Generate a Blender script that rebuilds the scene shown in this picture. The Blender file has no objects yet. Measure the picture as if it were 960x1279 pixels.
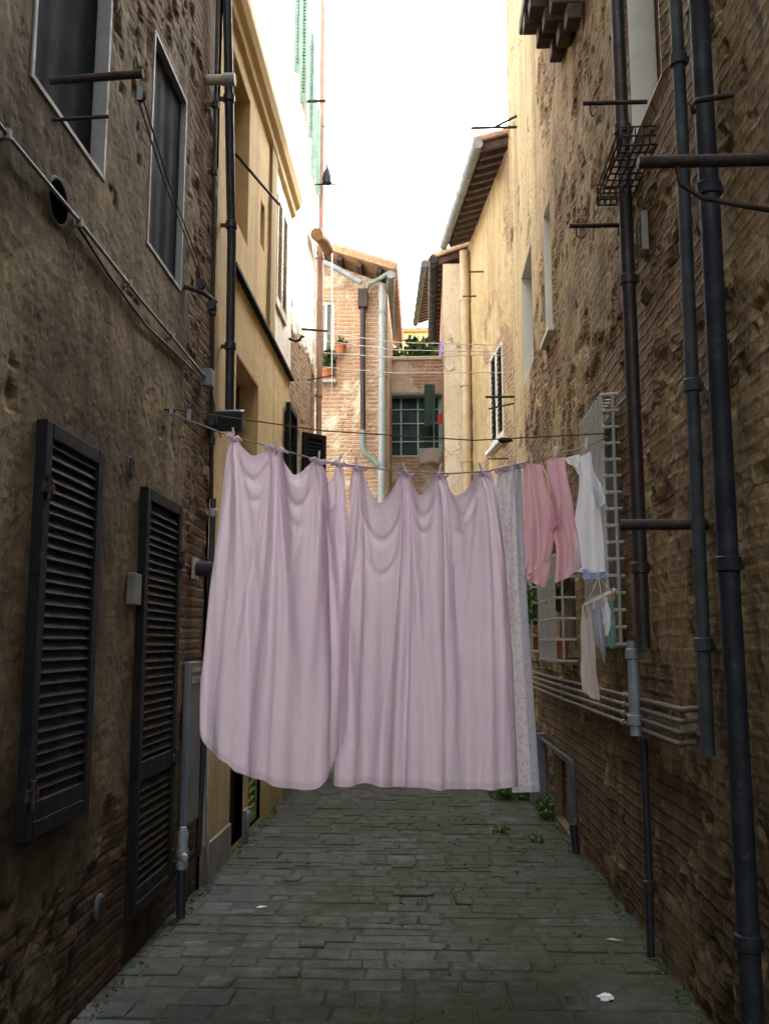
import bpy, math, random
import numpy as np
from mathutils import Vector, noise, Matrix
R = math.radians
random.seed(11); np.random.seed(11)
sc = bpy.context.scene
col = sc.collection

# ------------------------------------------------------------------ helpers
def tag(o, label=None, cat=None, group=None, kind=None):
    if label: o['label'] = label
    if cat: o['category'] = cat
    if group: o['group'] = group
    if kind: o['kind'] = kind
    return o

def thing(name, label, cat, loc=(0, 0, 0), group=None):
    o = bpy.data.objects.new(name, None); col.objects.link(o)
    o.empty_display_size = 0.1
    o.location = loc
    return tag(o, label, cat, group)

def wloc(o):
    v = Vector((0, 0, 0))
    while o is not None:
        v += o.location; o = o.parent
    return v

class MB:
    """collects shapes in world metres; build() links them as one mesh"""
    def __init__(s): s.v = []; s.f = []
    def add(s, vs, fs):
        k = len(s.v); s.v += [tuple(p) for p in vs]; s.f += [tuple(i + k for i in f) for f in fs]; return s
    def box(s, x0, x1, y0, y1, z0, z1):
        return s.add([(x0,y0,z0),(x1,y0,z0),(x1,y1,z0),(x0,y1,z0),(x0,y0,z1),(x1,y0,z1),(x1,y1,z1),(x0,y1,z1)],
              [(0,3,2,1),(4,5,6,7),(0,1,5,4),(1,2,6,5),(2,3,7,6),(3,0,4,7)])
    def obox(s, c, ax, ay, az):   # oriented box by half-axes
        c, ax, ay, az = map(Vector, (c, ax, ay, az))
        vs = [c+i*ax+j*ay+k*az for k in (-1,1) for j in (-1,1) for i in (-1,1)]
        return s.add(vs, [(0,2,3,1),(4,5,7,6),(0,1,5,4),(1,3,7,5),(3,2,6,7),(2,0,4,6)])
    def tube(s, pts, r, n=10, cap=True):
        pts = [Vector(p) for p in pts]; m = len(pts)
        rr = r if isinstance(r, (list, tuple)) else [r]*m
        vs = []; fs = []; ref = None
        for i, p in enumerate(pts):
            d = (pts[min(i+1, m-1)] - pts[max(i-1, 0)]).normalized()
            if ref is None:
                ref = Vector((0,0,1)) if abs(d.z) < .9 else Vector((0,1,0))
            a = d.cross(ref).normalized(); b = a.cross(d).normalized(); ref = b
            for k in range(n):
                t = 2*math.pi*k/n
                vs.append(p + (a*math.cos(t) + b*math.sin(t))*rr[i])
        for i in range(m-1):
            for k in range(n):
                fs.append((i*n+k, i*n+(k+1)%n, (i+1)*n+(k+1)%n, (i+1)*n+k))
        if cap:
            fs.append(tuple(range(n-1, -1, -1))); fs.append(tuple((m-1)*n+k for k in range(n)))
        return s.add(vs, fs)
    def lathe(s, c, axis, prof, n=16):   # prof: (radius, distance along axis)
        c = Vector(c); d = Vector(axis).normalized()
        ref = Vector((0,0,1)) if abs(d.z) < .9 else Vector((0,1,0))
        a = d.cross(ref).normalized(); b = a.cross(d)
        vs = []; fs = []
        for r, h in prof:
            for k in range(n):
                t = 2*math.pi*k/n; vs.append(c + d*h + (a*math.cos(t)+b*math.sin(t))*r)
        for i in range(len(prof)-1):
            for k in range(n): fs.append((i*n+k, i*n+(k+1)%n, (i+1)*n+(k+1)%n, (i+1)*n+k))
        fs.append(tuple(range(n-1,-1,-1))); fs.append(tuple((len(prof)-1)*n+k for k in range(n)))
        return s.add(vs, fs)
    def build(s, name, mat, parent=None, smooth=False, bevel=0, base=None):
        me = bpy.data.meshes.new(name)
        if parent is not None: off = wloc(parent)
        elif base is not None: off = Vector(base)
        else:
            xs = [p[0] for p in s.v]; ys = [p[1] for p in s.v]; zs = [p[2] for p in s.v]
            off = Vector(((min(xs)+max(xs))/2, (min(ys)+max(ys))/2, min(zs)))
        me.from_pydata([(p[0]-off.x, p[1]-off.y, p[2]-off.z) for p in s.v], [], s.f)
        me.materials.append(mat)
        if smooth:
            me.polygons.foreach_set('use_smooth', [True]*len(me.polygons))
        me.update()
        o = bpy.data.objects.new(name, me); col.objects.link(o)
        if parent is not None: o.parent = parent
        else: o.location = off
        if smooth == 'auto':
            me.set_sharp_from_angle(angle=R(40))
        if bevel:
            b = o.modifiers.new('bevel', 'BEVEL'); b.width = bevel; b.segments = 2; b.limit_method = 'ANGLE'; b.angle_limit = R(50)
        return o

# ------------------------------------------------------------------ materials
def newmat(name):
    m = bpy.data.materials.new(name); m.use_nodes = True
    nt = m.node_tree; nt.nodes.clear()
    out = nt.nodes.new('ShaderNodeOutputMaterial'); b = nt.nodes.new('ShaderNodeBsdfPrincipled')
    nt.links.new(b.outputs[0], out.inputs[0])
    return m, nt, b, out
class N:
    """small node-graph writer"""
    def __init__(s, nt): s.nt = nt
    def node(s, t, **kw):
        n = s.nt.nodes.new(t)
        for k, v in kw.items():
            if k.startswith('_'): setattr(n, k[1:], v)
            else:
                i = n.inputs[k.replace('__', ' ')]
                if hasattr(v, 'is_output'): s.nt.links.new(v, i)
                else: i.default_value = v
        return n
    def noise(s, vec, scale, detail=5, rough=.6, dist=0):
        return s.node('ShaderNodeTexNoise', Vector=vec, Scale=scale, Detail=detail, Roughness=rough, Distortion=dist).outputs['Fac']
    def ramp(s, fac, stops):
        n = s.node('ShaderNodeValToRGB', Fac=fac); cr = n.color_ramp
        while len(cr.elements) > len(stops): cr.elements.remove(cr.elements[-1])
        while len(cr.elements) < len(stops): cr.elements.new(1)
        for e, (p, c) in zip(cr.elements, stops):
            e.position = p; e.color = (c, c, c, 1) if not hasattr(c, '__len__') else (*c[:3], 1)
        return n.outputs[0]
    def mix(s, fac, a, b, mode='MIX'):
        n = s.nt.nodes.new('ShaderNodeMix'); n.data_type = 'RGBA'; n.blend_type = mode
        for i, v in ((0, fac), (6, a), (7, b)):
            if hasattr(v, 'is_output'): s.nt.links.new(v, n.inputs[i])
            elif i == 0: n.inputs[0].default_value = v
            else: n.inputs[i].default_value = (*v[:3], 1) if hasattr(v, '__len__') else (v, v, v, 1)
        return n.outputs[2]
    def math(s, op, a, b=0.0, clamp=False):
        n = s.nt.nodes.new('ShaderNodeMath'); n.operation = op; n.use_clamp = clamp
        for i, v in ((0, a), (1, b)):
            if hasattr(v, 'is_output'): s.nt.links.new(v, n.inputs[i])
            else: n.inputs[i].default_value = v
        return n.outputs[0]
    def scalev(s, vec, sc_):
        n = s.nt.nodes.new('ShaderNodeVectorMath'); n.operation = 'MULTIPLY'
        s.nt.links.new(vec, n.inputs[0]); n.inputs[1].default_value = sc_
        return n.outputs[0]
    def addv(s, a, b):
        n = s.nt.nodes.new('ShaderNodeVectorMath'); n.operation = 'ADD'
        s.nt.links.new(a, n.inputs[0]); s.nt.links.new(b, n.inputs[1])
        return n.outputs[0]

def simple(name, c, rough=.6, metal=0, var=.35, scale=9, bump=.0, bscale=60, c2=None, spec=.4, fleck=None):
    """painted / metal / stone surface with mottling, wear flecks and fine bump"""
    m, nt, b, out = newmat(name); g = N(nt)
    pos = g.node('ShaderNodeTexCoord').outputs['Object']
    n1 = g.noise(pos, scale, 6, .65)
    dark = tuple(x*(1-var) for x in c); light = tuple(min(1, x*(1+var*.6)) for x in c)
    base = g.ramp(n1, [(.3, dark), (.55, c), (.75, c2 or light)])
    if fleck:
        f = g.ramp(g.noise(pos, scale*4, 5, .7), [(.60, 0), (.68, 1)])
        base = g.mix(f, base, fleck)
    nt.links.new(base, b.inputs['Base Color'])
    nt.links.new(g.ramp(n1, [(.3, min(1, rough+.15)), (.7, max(.05, rough-.1))]), b.inputs['Roughness'])
    b.inputs['Metallic'].default_value = metal
    b.inputs['Specular IOR Level'].default_value = spec
    if bump:
        bn = g.node('ShaderNodeBump', Height=g.noise(pos, bscale, 6, .7), Strength=bump, Distance=.01).outputs[0]
        nt.links.new(bn, b.inputs['Normal'])
    return m

def wallmat(name, pl, brick, mortar, stain=.55, coarse=1.0, bump=.8, damp=(.35, 1.0), bw=.26, bh=.068, plbrick=0.0, speck=.3, far=None):
    """old plaster (three colours) breaking away to brick where the mesh attribute 'expose' says so"""
    m, nt, b, out = newmat(name); g = N(nt)
    uv = g.node('ShaderNodeAttribute', _attribute_name='wuv').outputs['Vector']
    ex = g.node('ShaderNodeAttribute', _attribute_name='expose').outputs['Fac']
    wob = g.node('ShaderNodeTexNoise', Vector=uv, Scale=3.0, Detail=4.0).outputs['Color']
    wob2 = g.node('ShaderNodeVectorMath', _operation='SUBTRACT'); nt.links.new(wob, wob2.inputs[0]); wob2.inputs[1].default_value = (.5,.5,.5)
    uvd = g.addv(uv, g.scalev(wob2.outputs[0], (.05, .035, 0)))
    def br(vec, c1, c2, mo, sm):
        n = g.node('ShaderNodeTexBrick', Vector=vec, Color1=(*c1,1), Color2=(*c2,1), Mortar=(*mo,1), Scale=1.0)
        n.inputs['Mortar Size'].default_value = .016; n.inputs['Mortar Smooth'].default_value = sm
        n.inputs['Bias'].default_value = -.1; n.inputs['Brick Width'].default_value = bw; n.inputs['Row Height'].default_value = bh
        return n
    bt = br(uvd, brick[0], brick[1], mortar, .75)
    bcol = g.mix(g.ramp(g.noise(uv, 5, 5), [(.4, 0), (.7, .8)]), bt.outputs['Color'], brick[2])
    bcol = g.mix(g.ramp(g.noise(uv, 26, 4, .7), [(.45, 0), (.8, .6)]), bcol, tuple(x*.45 for x in brick[0]))
    n0 = g.noise(uv, .7*coarse, 6, .62, .4); n1 = g.noise(uv, 3.1*coarse, 7, .68, .5); n2 = g.noise(uv, 30, 6, .75); n3 = g.noise(uv, 110, 4, .75)
    pc = g.ramp(n0, [(.36, pl[0]), (.5, pl[1]), (.64, pl[2])])
    pc = g.mix(g.ramp(n1, [(.42, 0), (.66, .7)]), pc, pl[0])
    pc = g.mix(g.ramp(n1, [(.30, .55), (.42, 0)]), pc, pl[2])
    pc = g.mix(g.ramp(n2, [(.36, speck), (.52, 0)]), pc, tuple(x*.35 for x in pl[0]))
    pc = g.mix(g.ramp(n2, [(.56, 0), (.75, speck)]), pc, tuple(min(1, x*1.35) for x in pl[2]))
    pc = g.mix(g.ramp(n3, [(.30, speck*1.2), (.46, 0)]), pc, tuple(x*.3 for x in pl[0]))
    pit = g.node('ShaderNodeTexVoronoi', Vector=uvd, Scale=17.0).outputs['Distance']
    pits = g.math('MULTIPLY', g.ramp(pit, [(.10, 1), (.26, 0)]), g.ramp(n1, [(.45, 0), (.6, 1)]))
    pc = g.mix(g.math('MULTIPLY', pits, speck*1.4, True), pc, tuple(x*.3 for x in pl[0]))
    if far:  # lighter ochre stucco further along, with bounced sun glow put into its colour
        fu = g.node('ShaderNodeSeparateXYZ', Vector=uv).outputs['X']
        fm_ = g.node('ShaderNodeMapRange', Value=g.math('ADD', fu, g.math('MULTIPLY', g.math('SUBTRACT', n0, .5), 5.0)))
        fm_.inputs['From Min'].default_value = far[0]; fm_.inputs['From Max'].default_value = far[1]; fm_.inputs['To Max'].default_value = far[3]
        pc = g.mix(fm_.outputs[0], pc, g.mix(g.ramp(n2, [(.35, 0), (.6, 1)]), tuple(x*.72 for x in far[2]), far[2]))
    exs = g.ramp(g.math('ADD', ex, g.math('MULTIPLY', g.math('SUBTRACT', n1, .5), .9)), [(.42, 0), (.54, 1)])
    vc = g.node('ShaderNodeTexVoronoi', _feature='DISTANCE_TO_EDGE', Vector=g.addv(uv, g.scalev(wob2.outputs[0], (.5,.5,0))), Scale=1.7).outputs['Distance']
    crk = g.math('MULTIPLY', g.ramp(vc, [(.0, 1), (.014, 0)]), g.ramp(n0, [(.46, 0), (.56, 1)]))
    pc = g.mix(g.math('MULTIPLY', crk, min(1, speck*2)), pc, tuple(x*.22 for x in pl[0]))
    rim = g.ramp(g.math('ADD', ex, g.math('MULTIPLY', g.math('SUBTRACT', n1, .5), .9)), [(.34, 0), (.405, .75), (.43, 0)])
    pc = g.mix(g.math('MULTIPLY', rim, min(1, speck*1.6)), pc, tuple(min(1, x*1.15) for x in pl[2]))
    c = g.mix(exs, pc, bcol)
    # rain streaks running down
    st = g.noise(g.scalev(uv, (4.5, .32, 1)), 1.0, 6, .6)
    c = g.mix(g.math('MULTIPLY', g.ramp(st, [(.46, 0), (.68, 1)]), stain), c, tuple(x*.33 for x in pl[0]), 'MIX')
    # damp foot of the wall
    z = g.node('ShaderNodeSeparateXYZ', Vector=uv).outputs['Y']
    dz = g.node('ShaderNodeMapRange', Value=g.math('ADD', z, g.math('MULTIPLY', g.math('SUBTRACT', n0, .5), 1.2)))
    dz.inputs['From Min'].default_value = damp[0]-.6; dz.inputs['From Max'].default_value = damp[1]+.9
    dz.inputs['To Min'].default_value = .42; dz.inputs['To Max'].default_value = 1.0
    c = g.mix(1.0, c, g.node('ShaderNodeCombineColor', Red=dz.outputs[0], Green=dz.outputs[0], Blue=dz.outputs[0]).outputs[0], 'MULTIPLY')
    nt.links.new(c, b.inputs['Base Color'])
    b.inputs['Roughness'].default_value = .93; b.inputs['Specular IOR Level'].default_value = .15
    hb = g.math('MULTIPLY', g.math('SUBTRACT', 1.0, bt.outputs['Fac']), 1.0)
    hbr = g.math('ADD', g.math('MULTIPLY', hb, .7), g.math('ADD', g.math('MULTIPLY', n2, .5), g.math('MULTIPLY', n3, .3)))
    hpl = g.math('ADD', g.math('ADD', g.math('MULTIPLY', n1, .55), g.math('MULTIPLY', n2, .32)),
                 g.math('ADD', g.math('MULTIPLY', n3, .2), g.math('MULTIPLY', hb, plbrick)))
    hpl = g.math('SUBTRACT', hpl, g.math('MULTIPLY', pits, .3))
    hm = g.node('ShaderNodeMix', Factor=exs, A=hpl, B=hbr); 
    b1 = g.node('ShaderNodeBump', Height=hm.outputs[0], Strength=bump, Distance=.024)
    nt.links.new(b1.outputs[0], b.inputs['Normal'])
    return m

def clothmat(name, c, c2=None, trans=.35, weave=1.0, pattern=None, hem=None):
    m, nt, b, out = newmat(name); g = N(nt)
    uv = g.node('ShaderNodeAttribute', _attribute_name='wuv').outputs['Vector']
    n = g.noise(uv, 3.0, 4, .6)
    base = g.ramp(n, [(.3, c), (.7, c2 or tuple(x*.93 for x in c))])
    if pattern:
        vo = g.node('ShaderNodeTexVoronoi', Vector=uv, Scale=pattern[1])
        base = g.mix(g.ramp(vo.outputs['Distance'], [(.22, .9), (.36, 0)]), base, pattern[0])
        vo2 = g.node('ShaderNodeTexVoronoi', Vector=g.addv(uv, g.scalev(g.node('ShaderNodeTexNoise', Vector=uv, Scale=14.0).outputs['Color'], (.06,.06,0))), Scale=pattern[1]*.55)
        base = g.mix(g.ramp(vo2.outputs['Distance'], [(.18, .8), (.33, 0)]), base, pattern[2])
    hem_ = g.node('ShaderNodeAttribute', _attribute_name='hem').outputs['Fac']
    base = g.mix(g.math('MULTIPLY', hem_, .55), base, tuple(x*.72 for x in c))
    base = g.mix(g.ramp(g.noise(uv, 1.6, 5, .6), [(.40, .22), (.62, 0)]), base, (c[0]*.80, c[1]*.70, c[2]*.82))
    nt.links.new(base, b.inputs['Base Color'])
    b.inputs['Roughness'].default_value = .9; b.inputs['Specular IOR Level'].default_value = .1
    b.inputs['Sheen Weight'].default_value = .15
    wr = g.noise(g.scalev(uv, (1, .45, 1)), 9, 5, .6, .6)
    fw = g.noise(g.scalev(uv, (14, 60, 1)), 1.0, 3, .6)
    cr = g.noise(g.scalev(uv, (1, .7, 1)), 34, 4, .65, 1.2)
    h = g.math('ADD', g.math('ADD', g.math('MULTIPLY', wr, 1.0), g.math('MULTIPLY', cr, .32)), g.math('MULTIPLY', fw, .14*weave))
    bn = g.node('ShaderNodeBump', Height=h, Strength=.5, Distance=.02).outputs[0]
    nt.links.new(bn, b.inputs['Normal'])
    tr = g.node('ShaderNodeBsdfTranslucent', Color=base, Normal=bn)
    mx = g.node('ShaderNodeMixShader', Fac=trans)
    nt.links.new(b.outputs[0], mx.inputs[1]); nt.links.new(tr.outputs[0], mx.inputs[2]); nt.links.new(mx.outputs[0], out.inputs[0])
    return m

M = {}
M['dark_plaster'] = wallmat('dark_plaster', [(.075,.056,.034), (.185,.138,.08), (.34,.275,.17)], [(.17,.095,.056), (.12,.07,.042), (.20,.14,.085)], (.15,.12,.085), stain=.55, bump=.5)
M['ochre_plaster'] = wallmat('ochre_plaster', [(.55,.39,.19), (.60,.45,.235), (.64,.50,.28)], [(.34,.17,.09), (.28,.14,.08), (.36,.24,.15)], (.35,.28,.2), stain=.32, bump=.16, speck=.14, damp=(0, .5))
M['white_and_sunlit_plaster'] = wallmat('white_and_sunlit_plaster', [(.76,.72,.64), (.82,.79,.72), (.84,.82,.77)], [(.30,.19,.11), (.24,.15,.085), (.34,.24,.15)], (.36,.28,.2), stain=.05, bump=.4, speck=.05)  # plaster of the white house, also the sun glare painted onto the ochre house
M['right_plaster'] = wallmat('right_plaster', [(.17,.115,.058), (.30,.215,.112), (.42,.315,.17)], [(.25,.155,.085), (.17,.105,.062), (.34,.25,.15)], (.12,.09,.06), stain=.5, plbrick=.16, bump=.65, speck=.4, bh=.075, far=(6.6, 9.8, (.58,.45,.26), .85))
M['far_ochre'] = wallmat('far_ochre', [(.42,.30,.155), (.52,.385,.205), (.58,.45,.26)], [(.34,.20,.115), (.28,.165,.09), (.42,.29,.17)], (.42,.33,.22), stain=.35, bump=.6, speck=.25)
M['far_brick'] = wallmat('far_brick', [(.60,.50,.35), (.68,.58,.43), (.72,.64,.50)], [(.50,.27,.16), (.42,.24,.15), (.60,.42,.28)], (.60,.50,.38), stain=.2, bump=.8, damp=(-2, -1.5))
M['yellow_far'] = simple('yellow_far', (.78,.62,.30), .9, var=.08, scale=2)
M['jamb_white'] = simple('jamb_white', (.70,.68,.60), .7, var=.12, scale=5, bump=.1)
M['jamb_grey'] = simple('jamb_grey', (.33,.31,.27), .7, var=.25, scale=12, bump=.1)
M['jamb_ochre'] = simple('jamb_ochre', (.52,.37,.18), .9, var=.15, scale=5, bump=.1)
M['alu'] = simple('alu', (.27,.27,.27), .6, .0, var=.15, scale=20)
M['screen'] = simple('screen', (.016,.020,.028), .9, var=.4, scale=4, spec=.06)
M['dark_glass'] = simple('dark_glass', (.02,.022,.024), .12, var=.3, scale=3, spec=.6)
M['shutter_dark'] = simple('shutter_dark', (.009,.009,.011), .7, var=.35, scale=14, bump=.15, bscale=90, fleck=(.022,.02,.018), spec=.18)
M['slat_dark'] = simple('slat_dark', (.013,.013,.012), .75, var=.4, scale=11, bump=.15, bscale=90, spec=.18)
M['shutter_white'] = simple('shutter_white', (.62,.58,.50), .6, var=.12, scale=10)
M['shutter_green'] = simple('shutter_green', (.40,.62,.54), .5, var=.25, scale=10)
M['door_green'] = simple('door_green', (.13,.19,.05), .6, var=.3, scale=10)
M['wood_brown'] = simple('wood_brown', (.16,.062,.03), .5, var=.35, scale=16)
M['rafter'] = simple('rafter', (.085,.048,.034), .8, var=.4, scale=9)
M['tile'] = simple('tile', (.42,.25,.15), .9, var=.4, scale=9, c2=(.42,.37,.24), bump=.3)
M['pipe_black'] = simple('pipe_black', (.032,.034,.042), .42, .3, var=.3, scale=12, fleck=(.08,.07,.06))
M['pipe_brown'] = simple('pipe_brown', (.040,.030,.028), .5, .3, var=.4, scale=9, fleck=(.12,.075,.05))
M['pipe_blue'] = simple('pipe_blue', (.075,.088,.098), .62, .15, var=.4, scale=9, c2=(.11,.12,.125), fleck=(.05,.04,.03), spec=.2)
M['pipe_steel'] = simple('pipe_steel', (.022,.026,.034), .6, .15, var=.45, scale=8, c2=(.045,.05,.058), fleck=(.07,.055,.04), spec=.2, bump=.1)
M['pipe_grey'] = simple('pipe_grey', (.26,.29,.30), .5, .2, var=.25, scale=9)
M['pipe_pale'] = simple('pipe_pale', (.30,.33,.34), .5, .1, var=.15, scale=9)
M['pipe_tan'] = simple('pipe_tan', (.46,.36,.22), .6, .1, var=.15, scale=7)
M['pipe_pink'] = simple('pipe_pink', (.42,.25,.20), .6, 0, var=.2, scale=7)
M['copper_green'] = simple('copper_green', (.20,.25,.225), .7, 0, var=.25, scale=12)
M['gas_pipe'] = simple('gas_pipe', (.17,.15,.125), .5, .1, var=.35, scale=14)
M['iron'] = simple('iron', (.045,.032,.027), .65, .4, var=.45, scale=18, fleck=(.14,.06,.03), bump=.2)
M['cage_white'] = simple('cage_white', (.44,.43,.38), .5, 0, var=.2, scale=12, fleck=(.25,.17,.1))
M['pvc'] = simple('pvc', (.42,.37,.28), .5, var=.15)
M['black_plastic'] = simple('black_plastic', (.018,.02,.026), .45, var=.3, scale=20)
M['grey_panel'] = simple('grey_panel', (.16,.175,.19), .5, .3, var=.2, scale=5)
M['stone_grey'] = simple('stone_grey', (.17,.165,.15), .85, var=.35, scale=7, bump=.3)
M['hole'] = simple('hole', (.006,.006,.006), 1, spec=0)
M['cover_grey'] = simple('cover_grey', (.085,.09,.085), .9, var=.4, scale=20, bump=.3)
M['terracotta'] = simple('terracotta', (.42,.14,.07), .8, var=.25, scale=12)
M['soil'] = simple('soil', (.03,.022,.015), .95)
M['leaf'] = simple('leaf', (.07,.14,.03), .55, var=.5, scale=25, c2=(.14,.24,.06))
M['leaf_dark'] = simple('leaf_dark', (.05,.09,.03), .55, var=.5, scale=25)
M['rope'] = simple('rope', (.34,.27,.20), .9, var=.3, scale=60)
M['line_dark'] = simple('line_dark', (.10,.075,.06), .9, var=.3, scale=60)
M['wire_white'] = simple('wire_white', (.75,.75,.74), .6, var=.1)
M['cable_grey'] = simple('cable_grey', (.20,.20,.20), .5, var=.2)
M['peg'] = simple('peg', (.72,.69,.62), .5, var=.1)
M['peg_wood'] = simple('peg_wood', (.45,.31,.17), .7, var=.2)
M['paper'] = simple('paper', (.86,.86,.86), .8, var=.05)
M['bamboo'] = simple('bamboo', (.26,.14,.065), .8, var=.4, scale=30, bump=.4)
M['sheet_pink'] = clothmat('sheet_pink', (.91,.77,.87), (.89,.77,.86), .58)
M['sheet_pink2'] = clothmat('sheet_pink2', (.91,.78,.87), (.89,.77,.87), .58)
M['floral'] = clothmat('floral', (.82,.75,.77), (.78,.73,.75), .4, pattern=((.50,.52,.57), 38, (.70,.54,.58)))
M['lace'] = clothmat('lace', (.56,.55,.60), (.50,.50,.55), .3, pattern=((.36,.37,.43), 60, (.64,.62,.66)))
M['pink'] = clothmat('pink', (.82,.51,.55), (.78,.47,.52), .42)
M['white_cloth'] = clothmat('white_cloth', (.88,.88,.90), (.84,.85,.89), .4)
M['blue_cloth'] = clothmat('blue_cloth', (.36,.48,.74), (.34,.44,.70), .3)
M['beige_cloth'] = clothmat('beige_cloth', (.62,.53,.47), (.56,.50,.46), .3)
M['grey_cloth'] = clothmat('grey_cloth', (.44,.46,.50), (.38,.40,.46), .3)
M['green_cloth'] = clothmat('green_cloth', (.22,.42,.34), (.20,.38,.31), .3)
M['dkgreen_cloth'] = clothmat('dkgreen_cloth', (.06,.11,.075), (.05,.09,.07), .1)
M['red_cloth'] = clothmat('red_cloth', (.60,.07,.06), (.5,.06,.05), .2)
M['violet_cloth'] = clothmat('violet_cloth', (.35,.25,.6), (.3,.2,.5), .2)

# ------------------------------------------------------------------ wall panels
def fbm(x, y, o=4, seed=0):
    return noise.fractal(Vector((x, y, seed*7.31)), .9, 2.1, o)
def sstep(a, b, x):
    t = max(0, min(1, (x-a)/(b-a))); return t*t*(3-2*t)

class Wall(MB):
    """a wall face with openings: u runs along the wall, n points into the alley"""
    def __init__(s): super().__init__(); s.uv = []; s.ex = []
    def pad(s, ex=0.0, P=None):
        while len(s.uv) < len(s.v):
            p = s.v[len(s.uv)]; s.uv.append((p[0]+p[1], p[2])); s.ex.append(ex)
    def panel(s, P0, ud, n, u0, u1, z0, z1, step, holes, expf, amp=.02, rough=.006, thick=.42, seed=1):
        P0, ud, n = Vector(P0), Vector(ud).normalized(), Vector(n).normalized()
        def lines(a, b, cuts):
            cuts = sorted(set([a, b]+[c for c in cuts if a < c < b])); L = []
            for c0, c1 in zip(cuts[:-1], cuts[1:]):
                k = max(1, round((c1-c0)/step)); L += [c0+(c1-c0)*i/k for i in range(k)]
            return L+[b]
        U = lines(u0, u1, [h[0] for h in holes]+[h[1] for h in holes])
        Z = lines(z0, z1, [h[2] for h in holes]+[h[3] for h in holes])
        k0 = len(s.v); nu = len(U); nz = len(Z)
        for z in Z:
            for u in U:
                e = expf(u, z)
                dm = 1.0
                for h in holes:
                    dx = max(h[0]-u, 0, u-h[1]); dz = max(h[2]-z, 0, z-h[3])
                    dm = min(dm, math.hypot(dx, dz)/.07)
                d = -amp*sstep(.42, .58, e+.25*fbm(u*7, z*7, 3, seed)) + rough*fbm(u*5.3, z*5.3, 5, seed+3) + rough*.8*fbm(u*17, z*23, 2, seed+5)
                p = P0 + ud*u + n*(d*min(1, dm)) + Vector((0, 0, z))
                s.v.append(tuple(p)); s.uv.append((u, z)); s.ex.append(e)
        for j in range(nz-1):
            for i in range(nu-1):
                uc = (U[i]+U[i+1])/2; zc = (Z[j]+Z[j+1])/2
                if any(h[0] < uc < h[1] and h[2] < zc < h[3] for h in holes): continue
                a = k0+j*nu+i; s.f.append((a, a+1, a+nu+1, a+nu))
        def quad(pts):
            k = len(s.v)
            for (u, z, d) in pts:
                s.v.append(tuple(P0+ud*u+n*d+Vector((0,0,z)))); s.uv.append((u-d, z)); s.ex.append(0)
            s.f.append((k, k+1, k+2, k+3))
        for h in holes:
            a, b, c, d, D = h[:5]
            if D <= 0: continue
            quad([(a,c,0),(a,d,0),(a,d,-D),(a,c,-D)]); quad([(b,c,0),(b,d,0),(b,d,-D),(b,c,-D)])
            quad([(a,c,0),(b,c,0),(b,c,-D),(a,c,-D)]); quad([(a,d,0),(b,d,0),(b,d,-D),(a,d,-D)])
        for u in (u0, u1): quad([(u,z0,0),(u,z1,0),(u,z1,-thick),(u,z0,-thick)])
        quad([(u0,z1,0),(u1,z1,0),(u1,z1,-thick),(u0,z1,-thick)])
        return s
    def build(s, name, mat, parent=None, **kw):
        s.pad()
        o = MB.build(s, name, mat, parent, **kw)
        a = o.data.attributes.new('wuv', 'FLOAT_VECTOR', 'POINT')
        a.data.foreach_set('vector', [c for (u, z) in s.uv for c in (u, z, 0)])
        e = o.data.attributes.new('expose', 'FLOAT', 'POINT'); e.data.foreach_set('value', s.ex)
        return o

def backing(w, P0, ud, n, u0, u1, z1, d0=.42, d1=4.5):
    """solid volume of the house behind its face"""
    P0, ud, n = Vector(P0), Vector(ud).normalized(), Vector(n).normalized()
    c = P0+ud*((u0+u1)/2)-n*((d0+d1)/2)+Vector((0,0,z1/2))
    w.obox(c, ud*((u1-u0)/2), n*((d1-d0)/2), Vector((0,0,z1/2))); w.pad()

# ------------------------------------------------------------------ camera / light / world
cam = bpy.data.cameras.new('camera'); co = bpy.data.objects.new('camera', cam); col.objects.link(co)
co.location = (0, 0, 1.6); co.rotation_euler = (R(90+8.154), 0, R(2.454))
cam.sensor_fit = 'VERTICAL'; cam.angle = 2*math.atan(639.5/1155); cam.clip_start = .05; cam.clip_end = 600
sc.camera = co
SUN_EL, SUN_DIR = R(43), Vector((.63, .77))
sun = bpy.data.lights.new('sun', 'SUN'); so = bpy.data.objects.new('sun', sun); col.objects.link(so)
sun.energy = 4.6; sun.angle = R(.6); sun.color = (1, .93, .80)
dv = Vector((SUN_DIR.x*math.cos(SUN_EL), SUN_DIR.y*math.cos(SUN_EL), math.sin(SUN_EL)))
so.rotation_euler = dv.to_track_quat('Z', 'Y').to_euler(); so.location = (3, 6, 20)
w = bpy.data.worlds.new('World'); sc.world = w; w.use_nodes = True
nt = w.node_tree; bg = nt.nodes['Background']
sky = nt.nodes.new('ShaderNodeTexSky'); sky.sky_type = 'NISHITA'; sky.sun_disc = False
sky.sun_elevation = SUN_EL; sky.sun_rotation = math.atan2(SUN_DIR.x, SUN_DIR.y)
sky.air_density = 1.3; sky.dust_density = 5.0; sky.ozone_density = 1.0
hs = nt.nodes.new('ShaderNodeHueSaturation'); hs.inputs['Saturation'].default_value = .22; hs.inputs['Value'].default_value = 10.0
nt.links.new(sky.outputs[0], hs.inputs['Color']); nt.links.new(hs.outputs[0], bg.inputs[0])
bg.inputs[1].default_value = .15
sc.view_settings.view_transform = 'Standard'; sc.view_settings.look = 'None'; sc.view_settings.exposure = 0

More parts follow.
